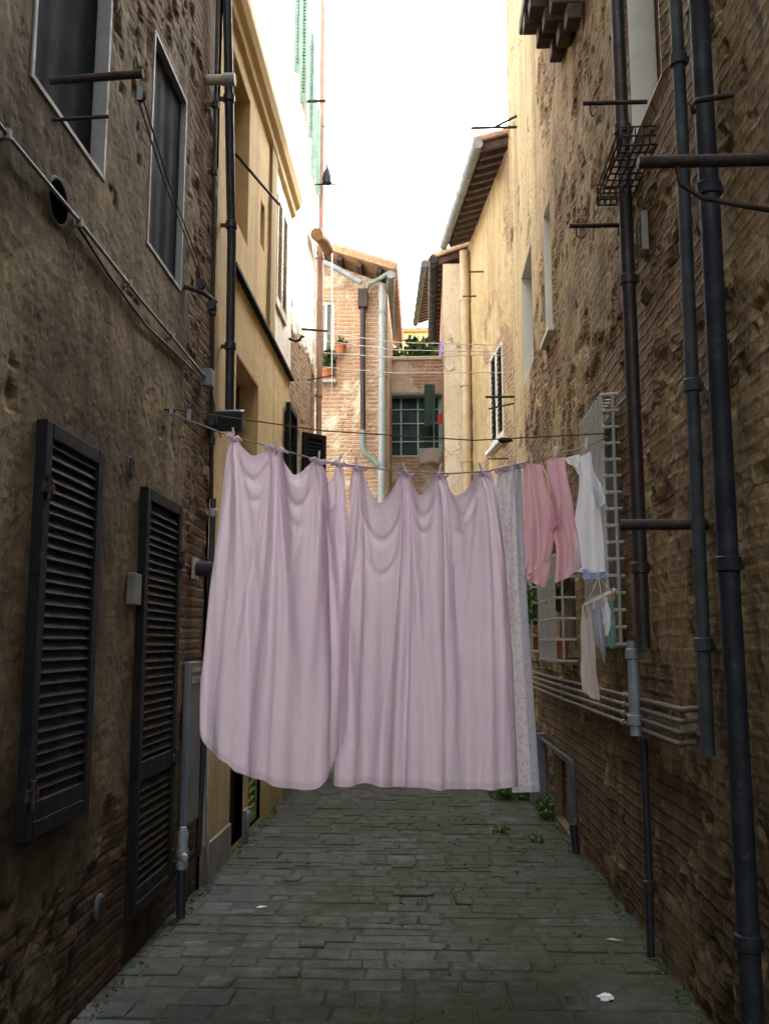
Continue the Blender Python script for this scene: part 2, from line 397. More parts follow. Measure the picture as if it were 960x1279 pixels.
# ------------------------------------------------------------------ ground and paving
def groundmat():
    m, nt, b, out = newmat('earth'); g = N(nt)
    pos = g.node('ShaderNodeTexCoord').outputs['Object']
    c = g.ramp(g.noise(pos, 6, 6), [(.35, (.022,.024,.016)), (.6, (.05,.05,.03)), (.75, (.06,.075,.03))])
    nt.links.new(c, b.inputs['Base Color']); b.inputs['Roughness'].default_value = .95
    return m
def pavemat():
    m, nt, b, out = newmat('paving'); g = N(nt)
    pos = g.node('ShaderNodeTexCoord').outputs['Object']
    sv = g.node('ShaderNodeAttribute', _attribute_name='stone').outputs['Fac']
    c = g.ramp(sv, [(0, (.022,.028,.023)), (.35, (.034,.043,.038)), (.6, (.048,.060,.060)), (.85, (.046,.050,.036)), (1, (.085,.096,.100))])
    n1 = g.noise(pos, 1.1, 6, .65, .3); n2 = g.noise(pos, 9, 6, .7); n3 = g.noise(pos, 45, 4, .7)
    c = g.mix(g.ramp(n2, [(.4, 0), (.7, .55)]), c, (.05,.052,.045))
    c = g.mix(g.ramp(n3, [(.55, 0), (.75, .35)]), c, (.22,.23,.22))
    px_ = g.node('ShaderNodeSeparateXYZ', Vector=pos).outputs['X']
    moss = g.math('ADD', g.math('ADD', g.math('MULTIPLY', n1, .75), g.math('MULTIPLY', n2, .3)), g.math('MULTIPLY', px_, .045))
    c = g.mix(g.ramp(moss, [(.44, 0), (.57, .88)]), c, (.024,.034,.011))
    nt.links.new(c, b.inputs['Base Color'])
    nt.links.new(g.ramp(n2, [(.3, .5), (.7, .85)]), b.inputs['Roughness'])
    b.inputs['Specular IOR Level'].default_value = .3
    bn = g.node('ShaderNodeBump', Height=g.math('ADD', n2, g.math('MULTIPLY', n3, .5)), Strength=.5, Distance=.012).outputs[0]
    nt.links.new(bn, b.inputs['Normal'])
    return m
gm = MB(); gm.add([(-300,-300,-.006),(300,-300,-.006),(300,300,-.006),(-300,300,-.006)], [(0,1,2,3)])
tag(gm.build('ground', groundmat(), base=(0,0,-.012)), kind='structure')
pv = MB(); stone = []
def slab(x0, x1, y0, y1, sk):
    g_ = .003
    x0 += g_+random.uniform(0,.003); x1 -= g_+random.uniform(0,.003); y0 += g_; y1 -= g_
    z = random.gauss(0, .0035); tx = random.gauss(0, .007); ty = random.gauss(0, .008)
    cx, cy = (x0+x1)/2, (y0+y1)/2; j = lambda: random.uniform(-.011, .011)
    cs = [(x0+j(), y0+j()+sk*x0), (x1+j(), y0+j()+sk*x1), (x1+j(), y1+j()+sk*x1), (x0+j(), y1+j()+sk*x0)]
    ring = []
    for (k, dz) in ((1.0, -.02), (1.0, -.005), (.985, 0), ):
        for (x, y) in cs:
            ccx, ccy = cx, cy+sk*cx
            e = .007 if dz == 0 else 0
            X_ = x + (e if x < ccx else -e); Y_ = y + (e if y < ccy else -e)
            ring.append((X_, Y_, z+dz+tx*(X_-ccx)+ty*(Y_-ccy)))
    fs = [(8,9,10,11)]
    for a in (0, 4):
        for i in range(4): fs.append((a+i, a+(i+1)%4, a+4+(i+1)%4, a+4+i))
    n0 = len(pv.v); pv.add(ring, fs)
    val = min(1, max(0, random.gauss(.45, .34))); stone.extend([val]*12)
y = -3.0
while y < 17:
    h = random.choice([.09,.11,.13,.15,.17,.20]); x = -1.62-random.uniform(0,.3)
    sk = random.gauss(0, .012)
    while x < 1.45:
        L = random.choice([.12,.15,.18,.22,.26,.32,.42])
        slab(x, x+L, y, y+h, sk); x += L
    y += h
po = pv.build('street', pavemat(), base=(0,0,0)); tag(po, kind='structure')
a = po.data.attributes.new('stone', 'FLOAT', 'POINT'); a.data.foreach_set('value', stone)

# ------------------------------------------------------------------ window & shutter parts
def ring_frame(mb, P, ud, n, u0, u1, z0, z1, wd, d0, d1):
    """rectangular frame lying in a wall plane, from depth d0 to d1 along n"""
    P, ud, n = Vector(P), Vector(ud).normalized(), Vector(n).normalized()
    def bar(a, b, c, d):
        ce = P+ud*((a+b)/2)+n*((d0+d1)/2)+Vector((0,0,(c+d)/2))
        mb.obox(ce, ud*((b-a)/2), n*((d1-d0)/2), Vector((0,0,(d-c)/2)))
    bar(u0, u0+wd, z0, z1); bar(u1-wd, u1, z0, z1); bar(u0+wd, u1-wd, z0, z0+wd); bar(u0+wd, u1-wd, z1-wd, z1)
    return mb
def sheet_in(P, ud, n, u0, u1, z0, z1, d, mb=None):
    P, ud, n = Vector(P), Vector(ud).normalized(), Vector(n).normalized()
    mb = mb or MB()
    mb.add([P+ud*u+n*d+Vector((0,0,z)) for u, z in ((u0,z0),(u1,z0),(u1,z1),(u0,z1))], [(0,1,2,3)])
    return mb
def window(parent, P, ud, n, u0, u1, z0, z1, depth, mframe, mpane, jamb=None, sill=None, wd=.05, mull=True):
    fr = ring_frame(MB(), P, ud, n, u0+.003, u1-.003, z0+.003, z1-.003, wd, -depth, -depth+.05)
    if mull:
        P_, U_, n_ = Vector(P), Vector(ud).normalized(), Vector(n).normalized(); um = (u0+u1)/2
        fr.obox(P_+U_*um+n_*(-depth+.026)+Vector((0,0,(z0+z1)/2)), U_*.025, n_*.022, Vector((0,0,(z1-z0)/2-wd)))
    wn = fr.build('window', mframe, parent, bevel=.004)
    sheet_in(P, ud, n, u0+wd*.5, u1-wd*.5, z0+wd*.5, z1-wd*.5, -depth+.02).build('pane', mpane, wn)
    if jamb:
        jb = MB(); P_, U_, n_ = Vector(P), Vector(ud).normalized(), Vector(n).normalized(); t = .012
        for u in (u0+t/2+.002, u1-t/2-.002):
            jb.obox(P_+U_*u+n_*(-depth/2+.028)+Vector((0,0,(z0+z1)/2)), U_*(t/2), n_*(depth/2-.03), Vector((0,0,(z1-z0)/2-.002)))
        for z in (z0+t/2+.003, z1-t/2-.003):
            jb.obox(P_+U_*((u0+u1)/2)+n_*(-depth/2+.028)+Vector((0,0,z)), U_*((u1-u0)/2-t-.004), n_*(depth/2-.03), Vector((0,0,t/2)))
        jb.build('jamb', jamb, wn)
    if sill:
        P_, U_, n_ = Vector(P), Vector(ud).normalized(), Vector(n).normalized()
        MB().obox(P_+U_*((u0+u1)/2)+n_*.01+Vector((0,0,z0-.025)), U_*((u1-u0)/2+.05), n_*.045, Vector((0,0,.022))).build('sill', sill, wn, bevel=.006)
    return wn
def shutter(parent, P, ud, n, u0, u1, z0, z1, d, mf, ms, pitch=.044, rails=(), wd=.065, th=.045, hinges=()):
    """louvred leaf: frame, slats, hinges"""
    P_, U_, n_ = Vector(P), Vector(ud).normalized(), Vector(n).normalized()
    fr = ring_frame(MB(), P, ud, n, u0, u1, z0, z1, wd, d, d+th)
    fr.obox(P_+U_*((u0+u1)/2)+n_*(d+th/2)+Vector((0,0,z0+wd+.035)), U_*((u1-u0)/2-wd), n_*(th/2-.004), Vector((0,0,.035)))
    for rz in rails: fr.obox(P_+U_*((u0+u1)/2)+n_*(d+th/2)+Vector((0,0,rz)), U_*((u1-u0)/2-wd), n_*(th/2-.002), Vector((0,0,.05)))
    fo = fr.build('shutter', mf, parent, bevel=.005)
    sl = MB(); z = z0+wd+.08
    while z < z1-wd-.01:
        if not any(abs(z-rz) < .06 for rz in rails):
            t = (n_*.5-Vector((0,0,.87))).normalized()
            nn = (n_*.87+Vector((0,0,.5))).normalized()
            jit = random.uniform(-.004, .004)
            sl.obox(P_+U_*((u0+u1)/2)+n_*(d+th*.52)+Vector((0,0,z+jit)), U_*((u1-u0)/2-wd+.004), t*.024, nn*.004)
        z += pitch
    sl.build('slats', ms, fo)
    sheet_in(P, ud, n, u0+.01, u1-.01, z0+.01, z1-.01, d-.004).build('backing_board', M['black_plastic'], fo)
    if hinges:
        for (hu, hz) in hinges:
            h = MB()
            h.obox(P_+U_*hu+n_*(d+th+.008)+Vector((0,0,hz)), U_*.05, n_*.006, Vector((0,0,.02)))
            h.lathe(P_+U_*hu+n_*(d+th+.012)+Vector((0,0,hz-.05)), (0,0,1), [(.012,0),(.012,.1)], 8)
            h.build('hinge', M['iron'], fo)
    return fo

XL, XR = -1.5, 1.2
YB = -6.0   # where the two near houses begin; unseen gap behind is left open for light
LP, LU, LN = (XL,0,0), (0,1,0), (1,0,0)
RP, RU, RN = (XR,0,0), (0,1,0), (-1,0,0)

# ------------------------------------------------------------------ LEFT: dark plaster house
dh = thing('old_house', 'dark brown peeling plaster house along the left edge with two louvred black shutters', 'house', (XL-1, 3, 0))
def ex_dark(u, z):
    e = .26 + .34*fbm(u*.75, z*.75, 5, 2)
    e += .40*sstep(1.1, .1, z+.3*fbm(u*1.3, z, 3, 9)) + .30*sstep(5.45, 6.05, u+.25*fbm(u, z*.9, 3, 4))
    e += .12*sstep(4.2, 6, z)*(1 if u > 4 else .4)
    return max(0, min(1, e))
W1 = Wall()
holes = [(3.22,4.05,3.76,5.25,.16), (4.72,5.44,3.76,5.05,.10), (3.47,4.08,.90,2.45,.06), (4.80,5.48,.26,2.41,.06)]
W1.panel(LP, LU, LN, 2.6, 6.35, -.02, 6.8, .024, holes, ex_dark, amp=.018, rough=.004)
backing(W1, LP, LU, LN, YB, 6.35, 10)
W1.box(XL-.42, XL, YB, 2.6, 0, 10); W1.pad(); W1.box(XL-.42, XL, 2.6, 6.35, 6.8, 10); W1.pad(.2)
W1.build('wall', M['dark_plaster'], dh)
def netted(u0, u1, z0, z1, dep):
    f = ring_frame(MB(), LP, LU, LN, u0, u1, z0, z1, .024, -dep, .006).build('window', M['alu'], dh, bevel=.003)
    P = MB(); n = 40; m = 10
    vs = [(XL-dep+.03+.003*math.sin(i*.55+.4*math.sin(j*.8))+.004*math.sin(i*.21+1), u0+.03+(u1-u0-.06)*i/n, z0+.03+(z1-z0-.06)*j/m) for j in range(m+1) for i in range(n+1)]
    P.add(vs, [(j*(n+1)+i, j*(n+1)+i+1, (j+1)*(n+1)+i+1, (j+1)*(n+1)+i) for j in range(m) for i in range(n)])
    P.build('curtain', M['screen'], f, smooth=True)
netted(3.223, 4.047, 3.763, 5.247, .09); netted(4.723, 5.437, 3.763, 5.047, .06)
shutter(dh, LP, LU, LN, 3.45, 4.10, .88, 2.47, -.002, M['shutter_dark'], M['slat_dark'], hinges=((3.47, 2.2), (3.47, 1.05)))
shutter(dh, LP, LU, LN, 4.78, 5.50, .24, 2.43, -.002, M['shutter_dark'], M['slat_dark'], rails=(.95,), hinges=((5.48, 2.1), (5.48, .95)))

# ------------------------------------------------------------------ LEFT: ochre house
yh = thing('ochre_house', 'smooth yellow ochre house with recessed windows behind the pink sheets on the left', 'house', (XL-1, 8.2, 0))
W2 = Wall()
holes = [(6.75,7.50,4.98,6.34,.24), (8.08,8.31,5.28,5.74,.2), (7.15,8.15,2.95,3.94,.24), (7.28,7.80,0.05,2.1,.12), (8.03,8.62,.05,2.1,.10), (8.93,9.62,5.02,6.22,.1)]
exy = lambda u, z: .14+.14*fbm(u, z, 3, 5)
W2.panel(LP, LU, LN, 6.35, 10.1, -.02, 4.58, .06, holes, exy, amp=.004, rough=.003)
W2.panel(LP, LU, LN, 6.35, 8.84, 4.58, 6.86, .06, holes, exy, amp=.004, rough=.003)
backing(W2, LP, LU, LN, 6.35, 10.1, 9.6)
W2.build('wall', M['ochre_plaster'], yh)
W2b = Wall()  # yellow wall coloured white where the sun blows it out
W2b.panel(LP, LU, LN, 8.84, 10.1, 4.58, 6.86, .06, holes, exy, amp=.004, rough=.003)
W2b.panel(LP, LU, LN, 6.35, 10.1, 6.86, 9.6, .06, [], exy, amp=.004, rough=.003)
W2b.build('sunlit_upper_wall', M['white_and_sunlit_plaster'], yh)
window(yh, LP, LU, LN, 6.75, 7.50, 4.98, 6.34, .23, M['wood_brown'], M['dark_glass'], M['jamb_ochre'])
window(yh, LP, LU, LN, 8.08, 8.31, 5.28, 5.74, .19, M['wood_brown'], M['dark_glass'], M['jamb_ochre'], mull=False)
window(yh, LP, LU, LN, 7.15, 8.15, 2.95, 3.94, .23, M['wood_brown'], M['dark_glass'], M['jamb_ochre'])
MB().box(XL-.11, XL-.06, 7.283, 7.797, .053, 2.097).build('door', M['shutter_dark'], yh, bevel=.006)
shutter(yh, LP, LU, LN, 8.033, 8.617, .053, 2.097, -.07, M['door_green'], M['door_green'], pitch=.07)
shutter(yh, LP, LU, LN, 8.934, 9.27, 5.024, 6.216, -.02, M['shutter_white'], M['shutter_white'], pitch=.062, wd=.04)
shutter(yh, LP, LU, LN, 9.28, 9.616, 5.024, 6.216, -.02, M['shutter_white'], M['shutter_white'], pitch=.062, wd=.04)
cor = MB()
prof = [(0,6.50),(.05,6.52),(.06,6.58),(.10,6.62),(.13,6.70),(.13,6.78),(.10,6.84),(.0,6.88)]
k = len(prof)
for yy in (6.36, 10.09): cor.v += [(XL-.01+a, yy, zz) for a, zz in prof]
cor.f += [(i, i+1, k+i+1, k+i) for i in range(k-1)] + [tuple(range(k)), tuple(range(2*k-1, k-1, -1))]
cor.build('cornice', simple('cornice_yellow', (.64,.48,.24), .85, var=.08), yh)
MB().box(XL-.02, XL+.05, 6.85, 10.09, 4.545, 4.575).build('ledge', M['shutter_dark'], yh)
MB().box(XL-.02, XL+.03, 8.52, 8.82, 4.58, 6.5).build('pilaster', M['ochre_plaster'], yh)
for a_, b_ in ((6.46,7.27),(7.81,8.02)): MB().box(XL-.02, XL+.022, a_, b_, -.01, .25).build('plinth', M['stone_grey'], yh, bevel=.006)

# ------------------------------------------------------------------ LEFT: white house over old brick
wh = thing('white_house', 'white upper storeys over brown brick at the far left corner, green shutters', 'house', (XL-1, 11.3, 0))
W3 = Wall()
def ex_white(u, z): return sstep(5.42, 5.10, z+.15*fbm(u*2.5, z, 3, 6)+.12*(11-u)*.3)
holes = [(10.32,10.95,3.0,4.16,.15), (10.5,11.3,8.3,9.7,.12), (11.72,12.2,7.9,9.2,.12)]
W3.panel(LP, LU, LN, 10.1, 12.42, -.02, 13, .05, holes, ex_white, amp=.02, rough=.012)
backing(W3, LP, LU, LN, 10.1, 12.42, 13)
W3.build('wall', M['white_and_sunlit_plaster'], wh)
window(wh, LP, LU, LN, 10.32, 10.95, 3.0, 4.16, .12, M['shutter_dark'], M['dark_glass'])
window(wh, LP, LU, LN, 10.5, 11.3, 8.3, 9.7, .1, M['shutter_white'], M['dark_glass'])
window(wh, LP, LU, LN, 11.72, 12.2, 7.9, 9.2, .1, M['shutter_white'], M['dark_glass'])
shutter(wh, LP, (0,1,0), LN, 9.68, 10.30, 2.98, 4.2, .02, M['shutter_dark'], M['slat_dark'])
shutter(wh, (XL+.02,10.97,0), (.75,.66,0), (.66,-.75,0), 0, .34, 2.98, 4.16, 0, M['shutter_dark'], M['slat_dark'])
for (yy, z0, z1, ln) in ((9.98,8.25,9.9,.10), (10.48,8.2,9.72,.12), (11.32,8.2,9.72,.10), (11.70,7.86,9.2,.08), (12.22,7.86,9.2,.07)):
    shutter(wh, (XL+.006,yy,0), (1,.35,0), (.35,-1,0), 0, ln*.75, z0, z1, 0, M['shutter_green'], M['shutter_green'], wd=.03, th=.035)
MB().box(XL-.02, XL+.10, 10.12, 12.40, -.01, .32).build('plinth', M['stone_grey'], wh, bevel=.01)

# ------------------------------------------------------------------ RIGHT: rough brick and plaster house
rh = thing('tall_house', 'tall rough brown brick and stucco house filling the right side of the alley', 'house', (XR+1, 5, 0))
def ex_right(u, z):
    e = .45 + .40*fbm(u*.55, z*.8, 5, 12) + .18*fbm(u*2.3, z*2.3, 4, 13)
    e += .12*sstep(1.4, .2, z) - .25*sstep(7.8, 9.5, u)*sstep(3.5, 5.5, z)
    e -= .15*sstep(4.3, 3.2, u)*sstep(.8, 1.6, z)
    return max(0, min(1, e))
W4 = Wall()
holes = [(4.32,4.98,4.42,6.0,.22), (8.27,8.75,4.5,5.82,.22), (9.75,10.82,4.66,6.02,.24), (5.66,6.28,1.68,3.04,.18),
         (7.45,8.35,1.5,2.2,.16), (9.1,9.95,1.55,2.25,.16), (7.85,8.98,.02,.60,.2)]
W4.panel(RP, RU, RN, 2.6, 12.0, -.02, 10.8, .034, holes, ex_right, amp=.024, rough=.006, seed=21)
backing(W4, RP, RU, RN, YB, 12.0, 12)
W4.box(XR, XR+.42, YB, 2.6, 0, 12); W4.pad(.5); W4.box(XR, XR+.42, 2.6, 12.0, 10.8, 12); W4.pad(.3)
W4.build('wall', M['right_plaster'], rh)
window(rh, RP, RU, RN, 4.32, 4.98, 4.42, 6.0, .21, M['wood_brown'], M['dark_glass'], M['jamb_white'])
window(rh, RP, RU, RN, 8.27, 8.75, 4.5, 5.82, .21, M['jamb_white'], M['dark_glass'], M['jamb_white'], sill=M['jamb_white'])
window(rh, RP, RU, RN, 9.75, 10.82, 4.66, 6.02, .23, M['wood_brown'], M['dark_glass'], M['jamb_white'])
window(rh, RP, RU, RN, 5.66, 6.28, 1.68, 3.04, .17, M['jamb_grey'], M['dark_glass'], M['jamb_grey'])
window(rh, RP, RU, RN, 7.45, 8.35, 1.5, 2.2, .15, M['jamb_grey'], M['dark_glass'])
window(rh, RP, RU, RN, 9.1, 9.95, 1.55, 2.25, .15, M['jamb_grey'], M['dark_glass'])
shutter(rh, RP, RU, RN, 7.853, 8.977, .023, .597, -.12, M['rafter'], M['rafter'], pitch=.06, wd=.04)
# stepped corbel high on the wall
for i, (yy, zz) in enumerate(((6.35,6.22),(6.75,6.36),(7.15,6.5))):
    cb = MB()
    for j in range(3):
        cb.box(XR-.11*(j+1), XR-.001, yy+.003*j, yy+.16-.003*j, zz+.13*j, zz+.13*(j+1)-.003)
    cb.build('corbel', M['rafter'], rh, bevel=.012)
MB().box(XR-.34, XR-.002, 6.2, 7.5, 6.9, 7.02).build('corbel_slab', M['stone_grey'], rh, bevel=.012)

# ------------------------------------------------------------------ far right: ochre house with tiled eaves (angles inward)
A, B = Vector((1.2,12.02,0)), Vector((.80,15.3,0))
FU = (B-A).normalized(); FN = Vector((-FU.y, FU.x, 0)); FL = (B-A).length
fh = thing('eaved_house', 'sunny ochre house at the far right with grey gutter and tiled overhanging eaves', 'house', (2.5, 13.6, 0))
W5 = Wall()
holes = [(.62,1.52,4.45,5.85,.1)]
W5.panel(A, FU, FN, 0, FL, -.02, 8.45, .06, holes, lambda u, z: max(0,min(1,.30+.4*fbm(u*.9,z*.9,4,31)+.15*sstep(1.2,.2,u))), amp=.015, rough=.01)
backing(W5, A, FU, FN, 0, FL, 8.45, d1=5)
W5.build('wall', M['far_ochre'], fh)
shutter(fh, A, FU, FN, .623, 1.065, 4.453, 5.847, -.03, M['shutter_white'], M['shutter_dark'], pitch=.075, wd=.045)
shutter(fh, A, FU, FN, 1.075, 1.517, 4.453, 5.847, -.03, M['shutter_white'], M['shutter_dark'], pitch=.075, wd=.045)
MB().obox(A+FU*1.07+FN*.03+Vector((0,0,4.41)), FU*.55, FN*.06, Vector((0,0,.03))).build('sill', M['jamb_white'], fh, bevel=.006)
def eaves(parent, P, ud, n, u0, u1, z, over, gut_mat, run=3.0, rise=1.0, rstep=.24, gr=.075):
    P, ud, n = Vector(P), Vector(ud).normalized(), Vector(n).normalized(); up = Vector((0,0,1))
    sl = (n*run-up*rise).normalized(); nn = sl.cross(ud).normalized()
    if nn.z < 0: nn = -nn
    e0 = P+n*over+up*(z-over*rise/run)      # eave edge line
    top = MB()
    top.obox(e0+ud*((u0+u1)/2)-sl*(run/2)+nn*.10, ud*((u1-u0)/2), sl*(run/2), nn*.02)
    u = u0+.09
    while u < u1-.05:
        a = e0+ud*u+nn*.12+sl*.06
        pts = [a-sl*t for t in (0,.35,.7,1.1,1.6)]
        top.tube(pts, [.078,.07,.075,.07,.07], 8); u += .19
    top.build('roof', M['tile'], parent, smooth='auto')
    rf = MB(); u = u0+.08
    while u < u1:
        rf.obox(e0+ud*u-sl*.28, ud*.04, sl*.27, nn*.05); u += rstep
    rf.obox(e0+ud*((u0+u1)/2)-sl*.3+nn*.065, ud*((u1-u0)/2), sl*.29, nn*.012)
    rf.build('rafters', M['rafter'], parent)
    gt = MB(); gc = e0+n*.05+nn*.06-up*.03
    gt.tube([gc+ud*u0, gc+ud*((u0+u1)/2), gc+ud*u1], gr, 14)
    u = u0+.3
    while u < u1: 
        gt.lathe(gc+ud*u-ud*.012, ud, [(gr+.006,0),(gr+.006,.024)], 14); u += .55
    gt.build('gutter', gut_mat, parent, smooth='auto')
eaves(fh, A, FU, FN, .0, FL+.05, 8.55, .36, M['pipe_grey'])
dp = thing('drainpipe', 'thick cream drainpipe beside the brick pier at the far right', 'drainpipe', (.78,15.1,0))
p0 = A+FU*(FL-.12)+FN*.09
MB().tube([p0+Vector((0,0,z)) for z in (0,4,8.3)], .085, 14).build('pipe', M['pipe_tan'], dp, smooth='auto')
for z in (4.6,5.9,7.4): MB().lathe(p0+Vector((0,0,z)), (0,0,1), [(.1,0),(.1,.07)], 14).build('collar', M['pipe_tan'], dp, smooth='auto')

# brick pier house behind it, running back
bp = thing('brick_house', 'narrow orange brick pier of a house behind the cream drainpipe at far right', 'house', (1.2, 18, 0))
W6 = Wall()
W6.panel((0,15.45,0), (1,0,0), (0,-1,0), .36, .90, 0, 8.2, .06, [], lambda u, z: max(0,min(1,.74+.55*fbm(u*2.2,z*1.1,4,41)-.35*sstep(6.6,7.8,z))), amp=.01, rough=.008, thick=.1)
W6.panel((.36,0,0), (0,1,0), (-1,0,0), 15.45, 22, 0, 8.2, .12, [], lambda u, z: .8, amp=.01, rough=.008)
W6.box(.5, 4, 15.55, 22, 0, 8.2); W6.pad(.6)
W6.build('wall', M['far_brick'], bp)
eaves(bp, (.36,0,0), (0,1,0), (-1,0,0), 15.45, 22, 8.3, .1, M['pipe_steel'], gr=.08)
tb = thing('far_house', 'distant house with dark raftered eaves above the gap on the right', 'house', (2, 24.5, 0))
MB().box(.42, 5, 22.2, 27, 0, 10.9).build('wall', M['yellow_far'], tb)
eaves(tb, (.54,22.2,0), (-.06,1,0), (-1,-.06,0), 0, 4.4, 11.2, .42, M['pipe_blue'], gr=.09)
yf = thing('yellow_house', 'pale yellow plastered house closing the end of the alley above the terrace plants', 'house', (-1, 29, 0))
MB().box(-4, 1.5, 28, 31, 0, 11.3).build('wall', M['yellow_far'], yf)
MB().box(-4.1, .3, 27.85, 31, 11.303, 11.42).box(.42, .8, 27.9, 28, 0, 12.6).build('roof', M['tile'], yf)

# ------------------------------------------------------------------ centre: terrace wall with green window
tw = thing('terrace_house', 'low brick house with wide green window under a planted terrace closing the alley', 'house', (-.2, 18, 0))
W7 = Wall()
W7.panel((0,17,0), (1,0,0), (0,-1,0), -.95, .37, 0, 6.95, .06, [(-.68,.34,5.08,6.30,.2)], lambda u, z: max(0,min(1,.55+.5*fbm(u*1.2,z*1.5,4,51))), amp=.01, rough=.01)
W7.box(-.95, .355, 17.43, 26, 0, 6.75); W7.pad(.5)
W7.box(-.95, .355, 16.97, 17.42, 6.953, 7.02); W7.pad(0)
W7.build('wall', M['far_brick'], tw)
wn = ring_frame(MB(), (0,17,0), (1,0,0), (0,-1,0), -.677, .337, 5.083, 6.297, .05, -.18, -.12)
for xx in (-.42, -.1, .2): wn.box(xx-.012, xx+.012, 17.12, 17.16, 5.13, 6.25)
for zz in (5.4, 5.75, 6.02): wn.box(-.63, .29, 17.13, 17.15, zz-.01, zz+.01)
wn = wn.build('window', M['shutter_green'], tw)
MB().box(-.66, .32, 17.165, 17.175, 5.1, 6.28).build('pane', simple('green_glass', (.008,.032,.030), .45, var=.4, scale=4, spec=.25), wn)
MB().tube([(-.7,16.93,6.27),(.34,16.93,6.27)], .05, 12).build('rolled_awning', M['jamb_grey'], tw, smooth='auto')

# left: brick house facing us, single pitch roof
bh = thing('gabled_house', 'sunlit brick house with sloping tiled roof facing the camera at the far left', 'house', (-1.3, 16, 0))
W8 = Wall()
W8.panel((0,15,0), (1,0,0), (0,-1,0), -2.4, -.59, 0, 7.62, .05, [(-1.80,-1.50,6.25,7.40,.15)], lambda u, z: max(0,min(1,.58+.5*fbm(u*1.1,z*.8,5,61)+.25*sstep(-1.3,-.9,u))), amp=.012, rough=.01)
W8.add([(-2.4,15,7.62),(-.59,15,7.62),(-.59,15,7.66),(-2.4,15,8.36)], [(0,1,2,3)]); W8.pad(.5)
W8.box(-2.4, -.59, 15.43, 19, 0, 7.6); W8.pad(.6)
W8.build('wall', M['far_brick'], bh)
window(bh, (0,15,0), (1,0,0), (0,-1,0), -1.80, -1.50, 6.25, 7.40, .12, M['jamb_white'], M['dark_glass'])
rf = MB(); sl = Vector((1.95,0,-.66)).normalized(); nn = Vector((.66,0,1.95)).normalized()
c0 = Vector((-1.5,16.7,8.17))
rf.obox(c0, sl*1.1, Vector((0,2.05,0)), nn*.04)
yy = 14.72
while yy < 18.7:
    rf.tube([c0+sl*t+nn*.05+Vector((0,yy-16.7,0)) for t in (-1.1,-.5,0,.5,1.13)], .075, 8); yy += .19
rf.build('roof', M['tile'], bh, smooth='auto')
rr = MB(); 
for t in (-.9,-.55,-.2,.15,.5,.85): rr.obox(c0+sl*t-nn*.09+Vector((0,-.35-1.3,0)), sl*.04, Vector((0,.32,0)), nn*.045)
rr.build('rafters', M['rafter'], bh)
gt = MB(); gt.tube([(-2.0,14.72,8.12),(-1.5,14.72,7.88),(-1.02,14.76,7.60)], .05, 10)
gt.tube([(-.52,14.7,7.72),(-.58,16,7.72),(-.62,17.6,7.70)], .075, 12)
gt.build('gutter', M['pipe_grey'], bh, smooth='auto')
MB().box(-1.90, -1.44, 14.86, 14.995, 5.92, 5.98).build('balcony_ledge', M['jamb_grey'], bh, bevel=.008)
dp = thing('drainpipe', 'slim brown drainpipe with a square hopper on the far brick house', 'drainpipe', (-1.0,14.9,0))
MB().tube([(-1.0,14.88,7.5),(-1.0,14.88,6.2),(-.99,14.88,5.1)], .045, 12).build('pipe', M['pipe_brown'], dp, smooth='auto')
MB().box(-1.08,-.92,14.8,14.96,7.2,7.52).build('hopper', M['pipe_brown'], dp, bevel=.01)
MB().tube([(-.99,14.88,5.1),(-1.0,14.88,4.85),(-.97,14.88,4.72),(-.85,14.88,4.62),(-.72,14.88,4.5)], .05, 10).build('elbow', M['copper_green'], dp, smooth='auto')
MB().tube([(-.95,14.85,7.5),(-.9,14.83,7.6),(-.7,14.78,7.68),(-.55,14.74,7.76)], .04, 10).build('elbow', M['copper_green'], dp, smooth='auto')
dp = thing('drainpipe', 'straight pale blue white drainpipe on the right corner of the far brick house', 'drainpipe', (-.68,14.9,0))
MB().tube([(-.68,14.9,z) for z in (0,4,7.6)], .065, 14).build('pipe', M['pipe_pale'], dp, smooth='auto')
for z in (4.5,6.0,7.1): MB().lathe((-.68,14.9,z), (0,0,1), [(.075,0),(.075,.05)], 14).build('collar', M['pipe_grey'], dp, smooth='auto')

# ------------------------------------------------------------------ pipes on the near walls
def pipe(label, path, r, mat, collars=(), cmat=None, name='drainpipe', cat='drainpipe', n=16, group=None):
    t = thing(name, label, cat, path[-1] if path[-1][2] < path[0][2] else path[0], group)
    fine = []
    for a_, b_ in zip(path[:-1], path[1:]):
        a_, b_ = Vector(a_), Vector(b_); m_ = max(1, int((b_-a_).length/.35))
        fine += [a_.lerp(b_, i/m_)+Vector((0, random.uniform(-.004,.004), 0)) for i in range(m_)]
    MB().tube(fine+[Vector(path[-1])], r, n).build('pipe', mat, t, smooth='auto')
    for c in collars:
        for a, b in zip(path[:-1], path[1:]):
            a_, b_ = Vector(a), Vector(b)
            if min(a_.z, b_.z) <= c <= max(a_.z, b_.z) and abs(a_.z-b_.z) > .05:
                p = a_.lerp(b_, (c-a_.z)/(b_.z-a_.z)); mb = MB()
                mb.lathe(p-Vector((0,0,.03)), (0,0,1), [(r+.002,0),(r+.010,.006),(r+.010,.054),(r+.002,.06)], n)
                sgn = 1 if p.x > 0 else -1
                mb.box(min(p.x+sgn*r, sgn*1.5 if sgn < 0 else XR), max(p.x+sgn*r, sgn*1.5 if sgn < 0 else XR), p.y-.012, p.y+.012, p.z-.012, p.z+.012)
                mb.build('bracket', cmat or mat, t, smooth='auto'); break
    return t
pipe('thickest dark blue drainpipe on the right wall, nearest the camera', [(1.145,3.55,8), (1.145,3.53,4), (1.145,3.53,0)], .039, M['pipe_steel'], (.55,1.9,3.4,5.2))
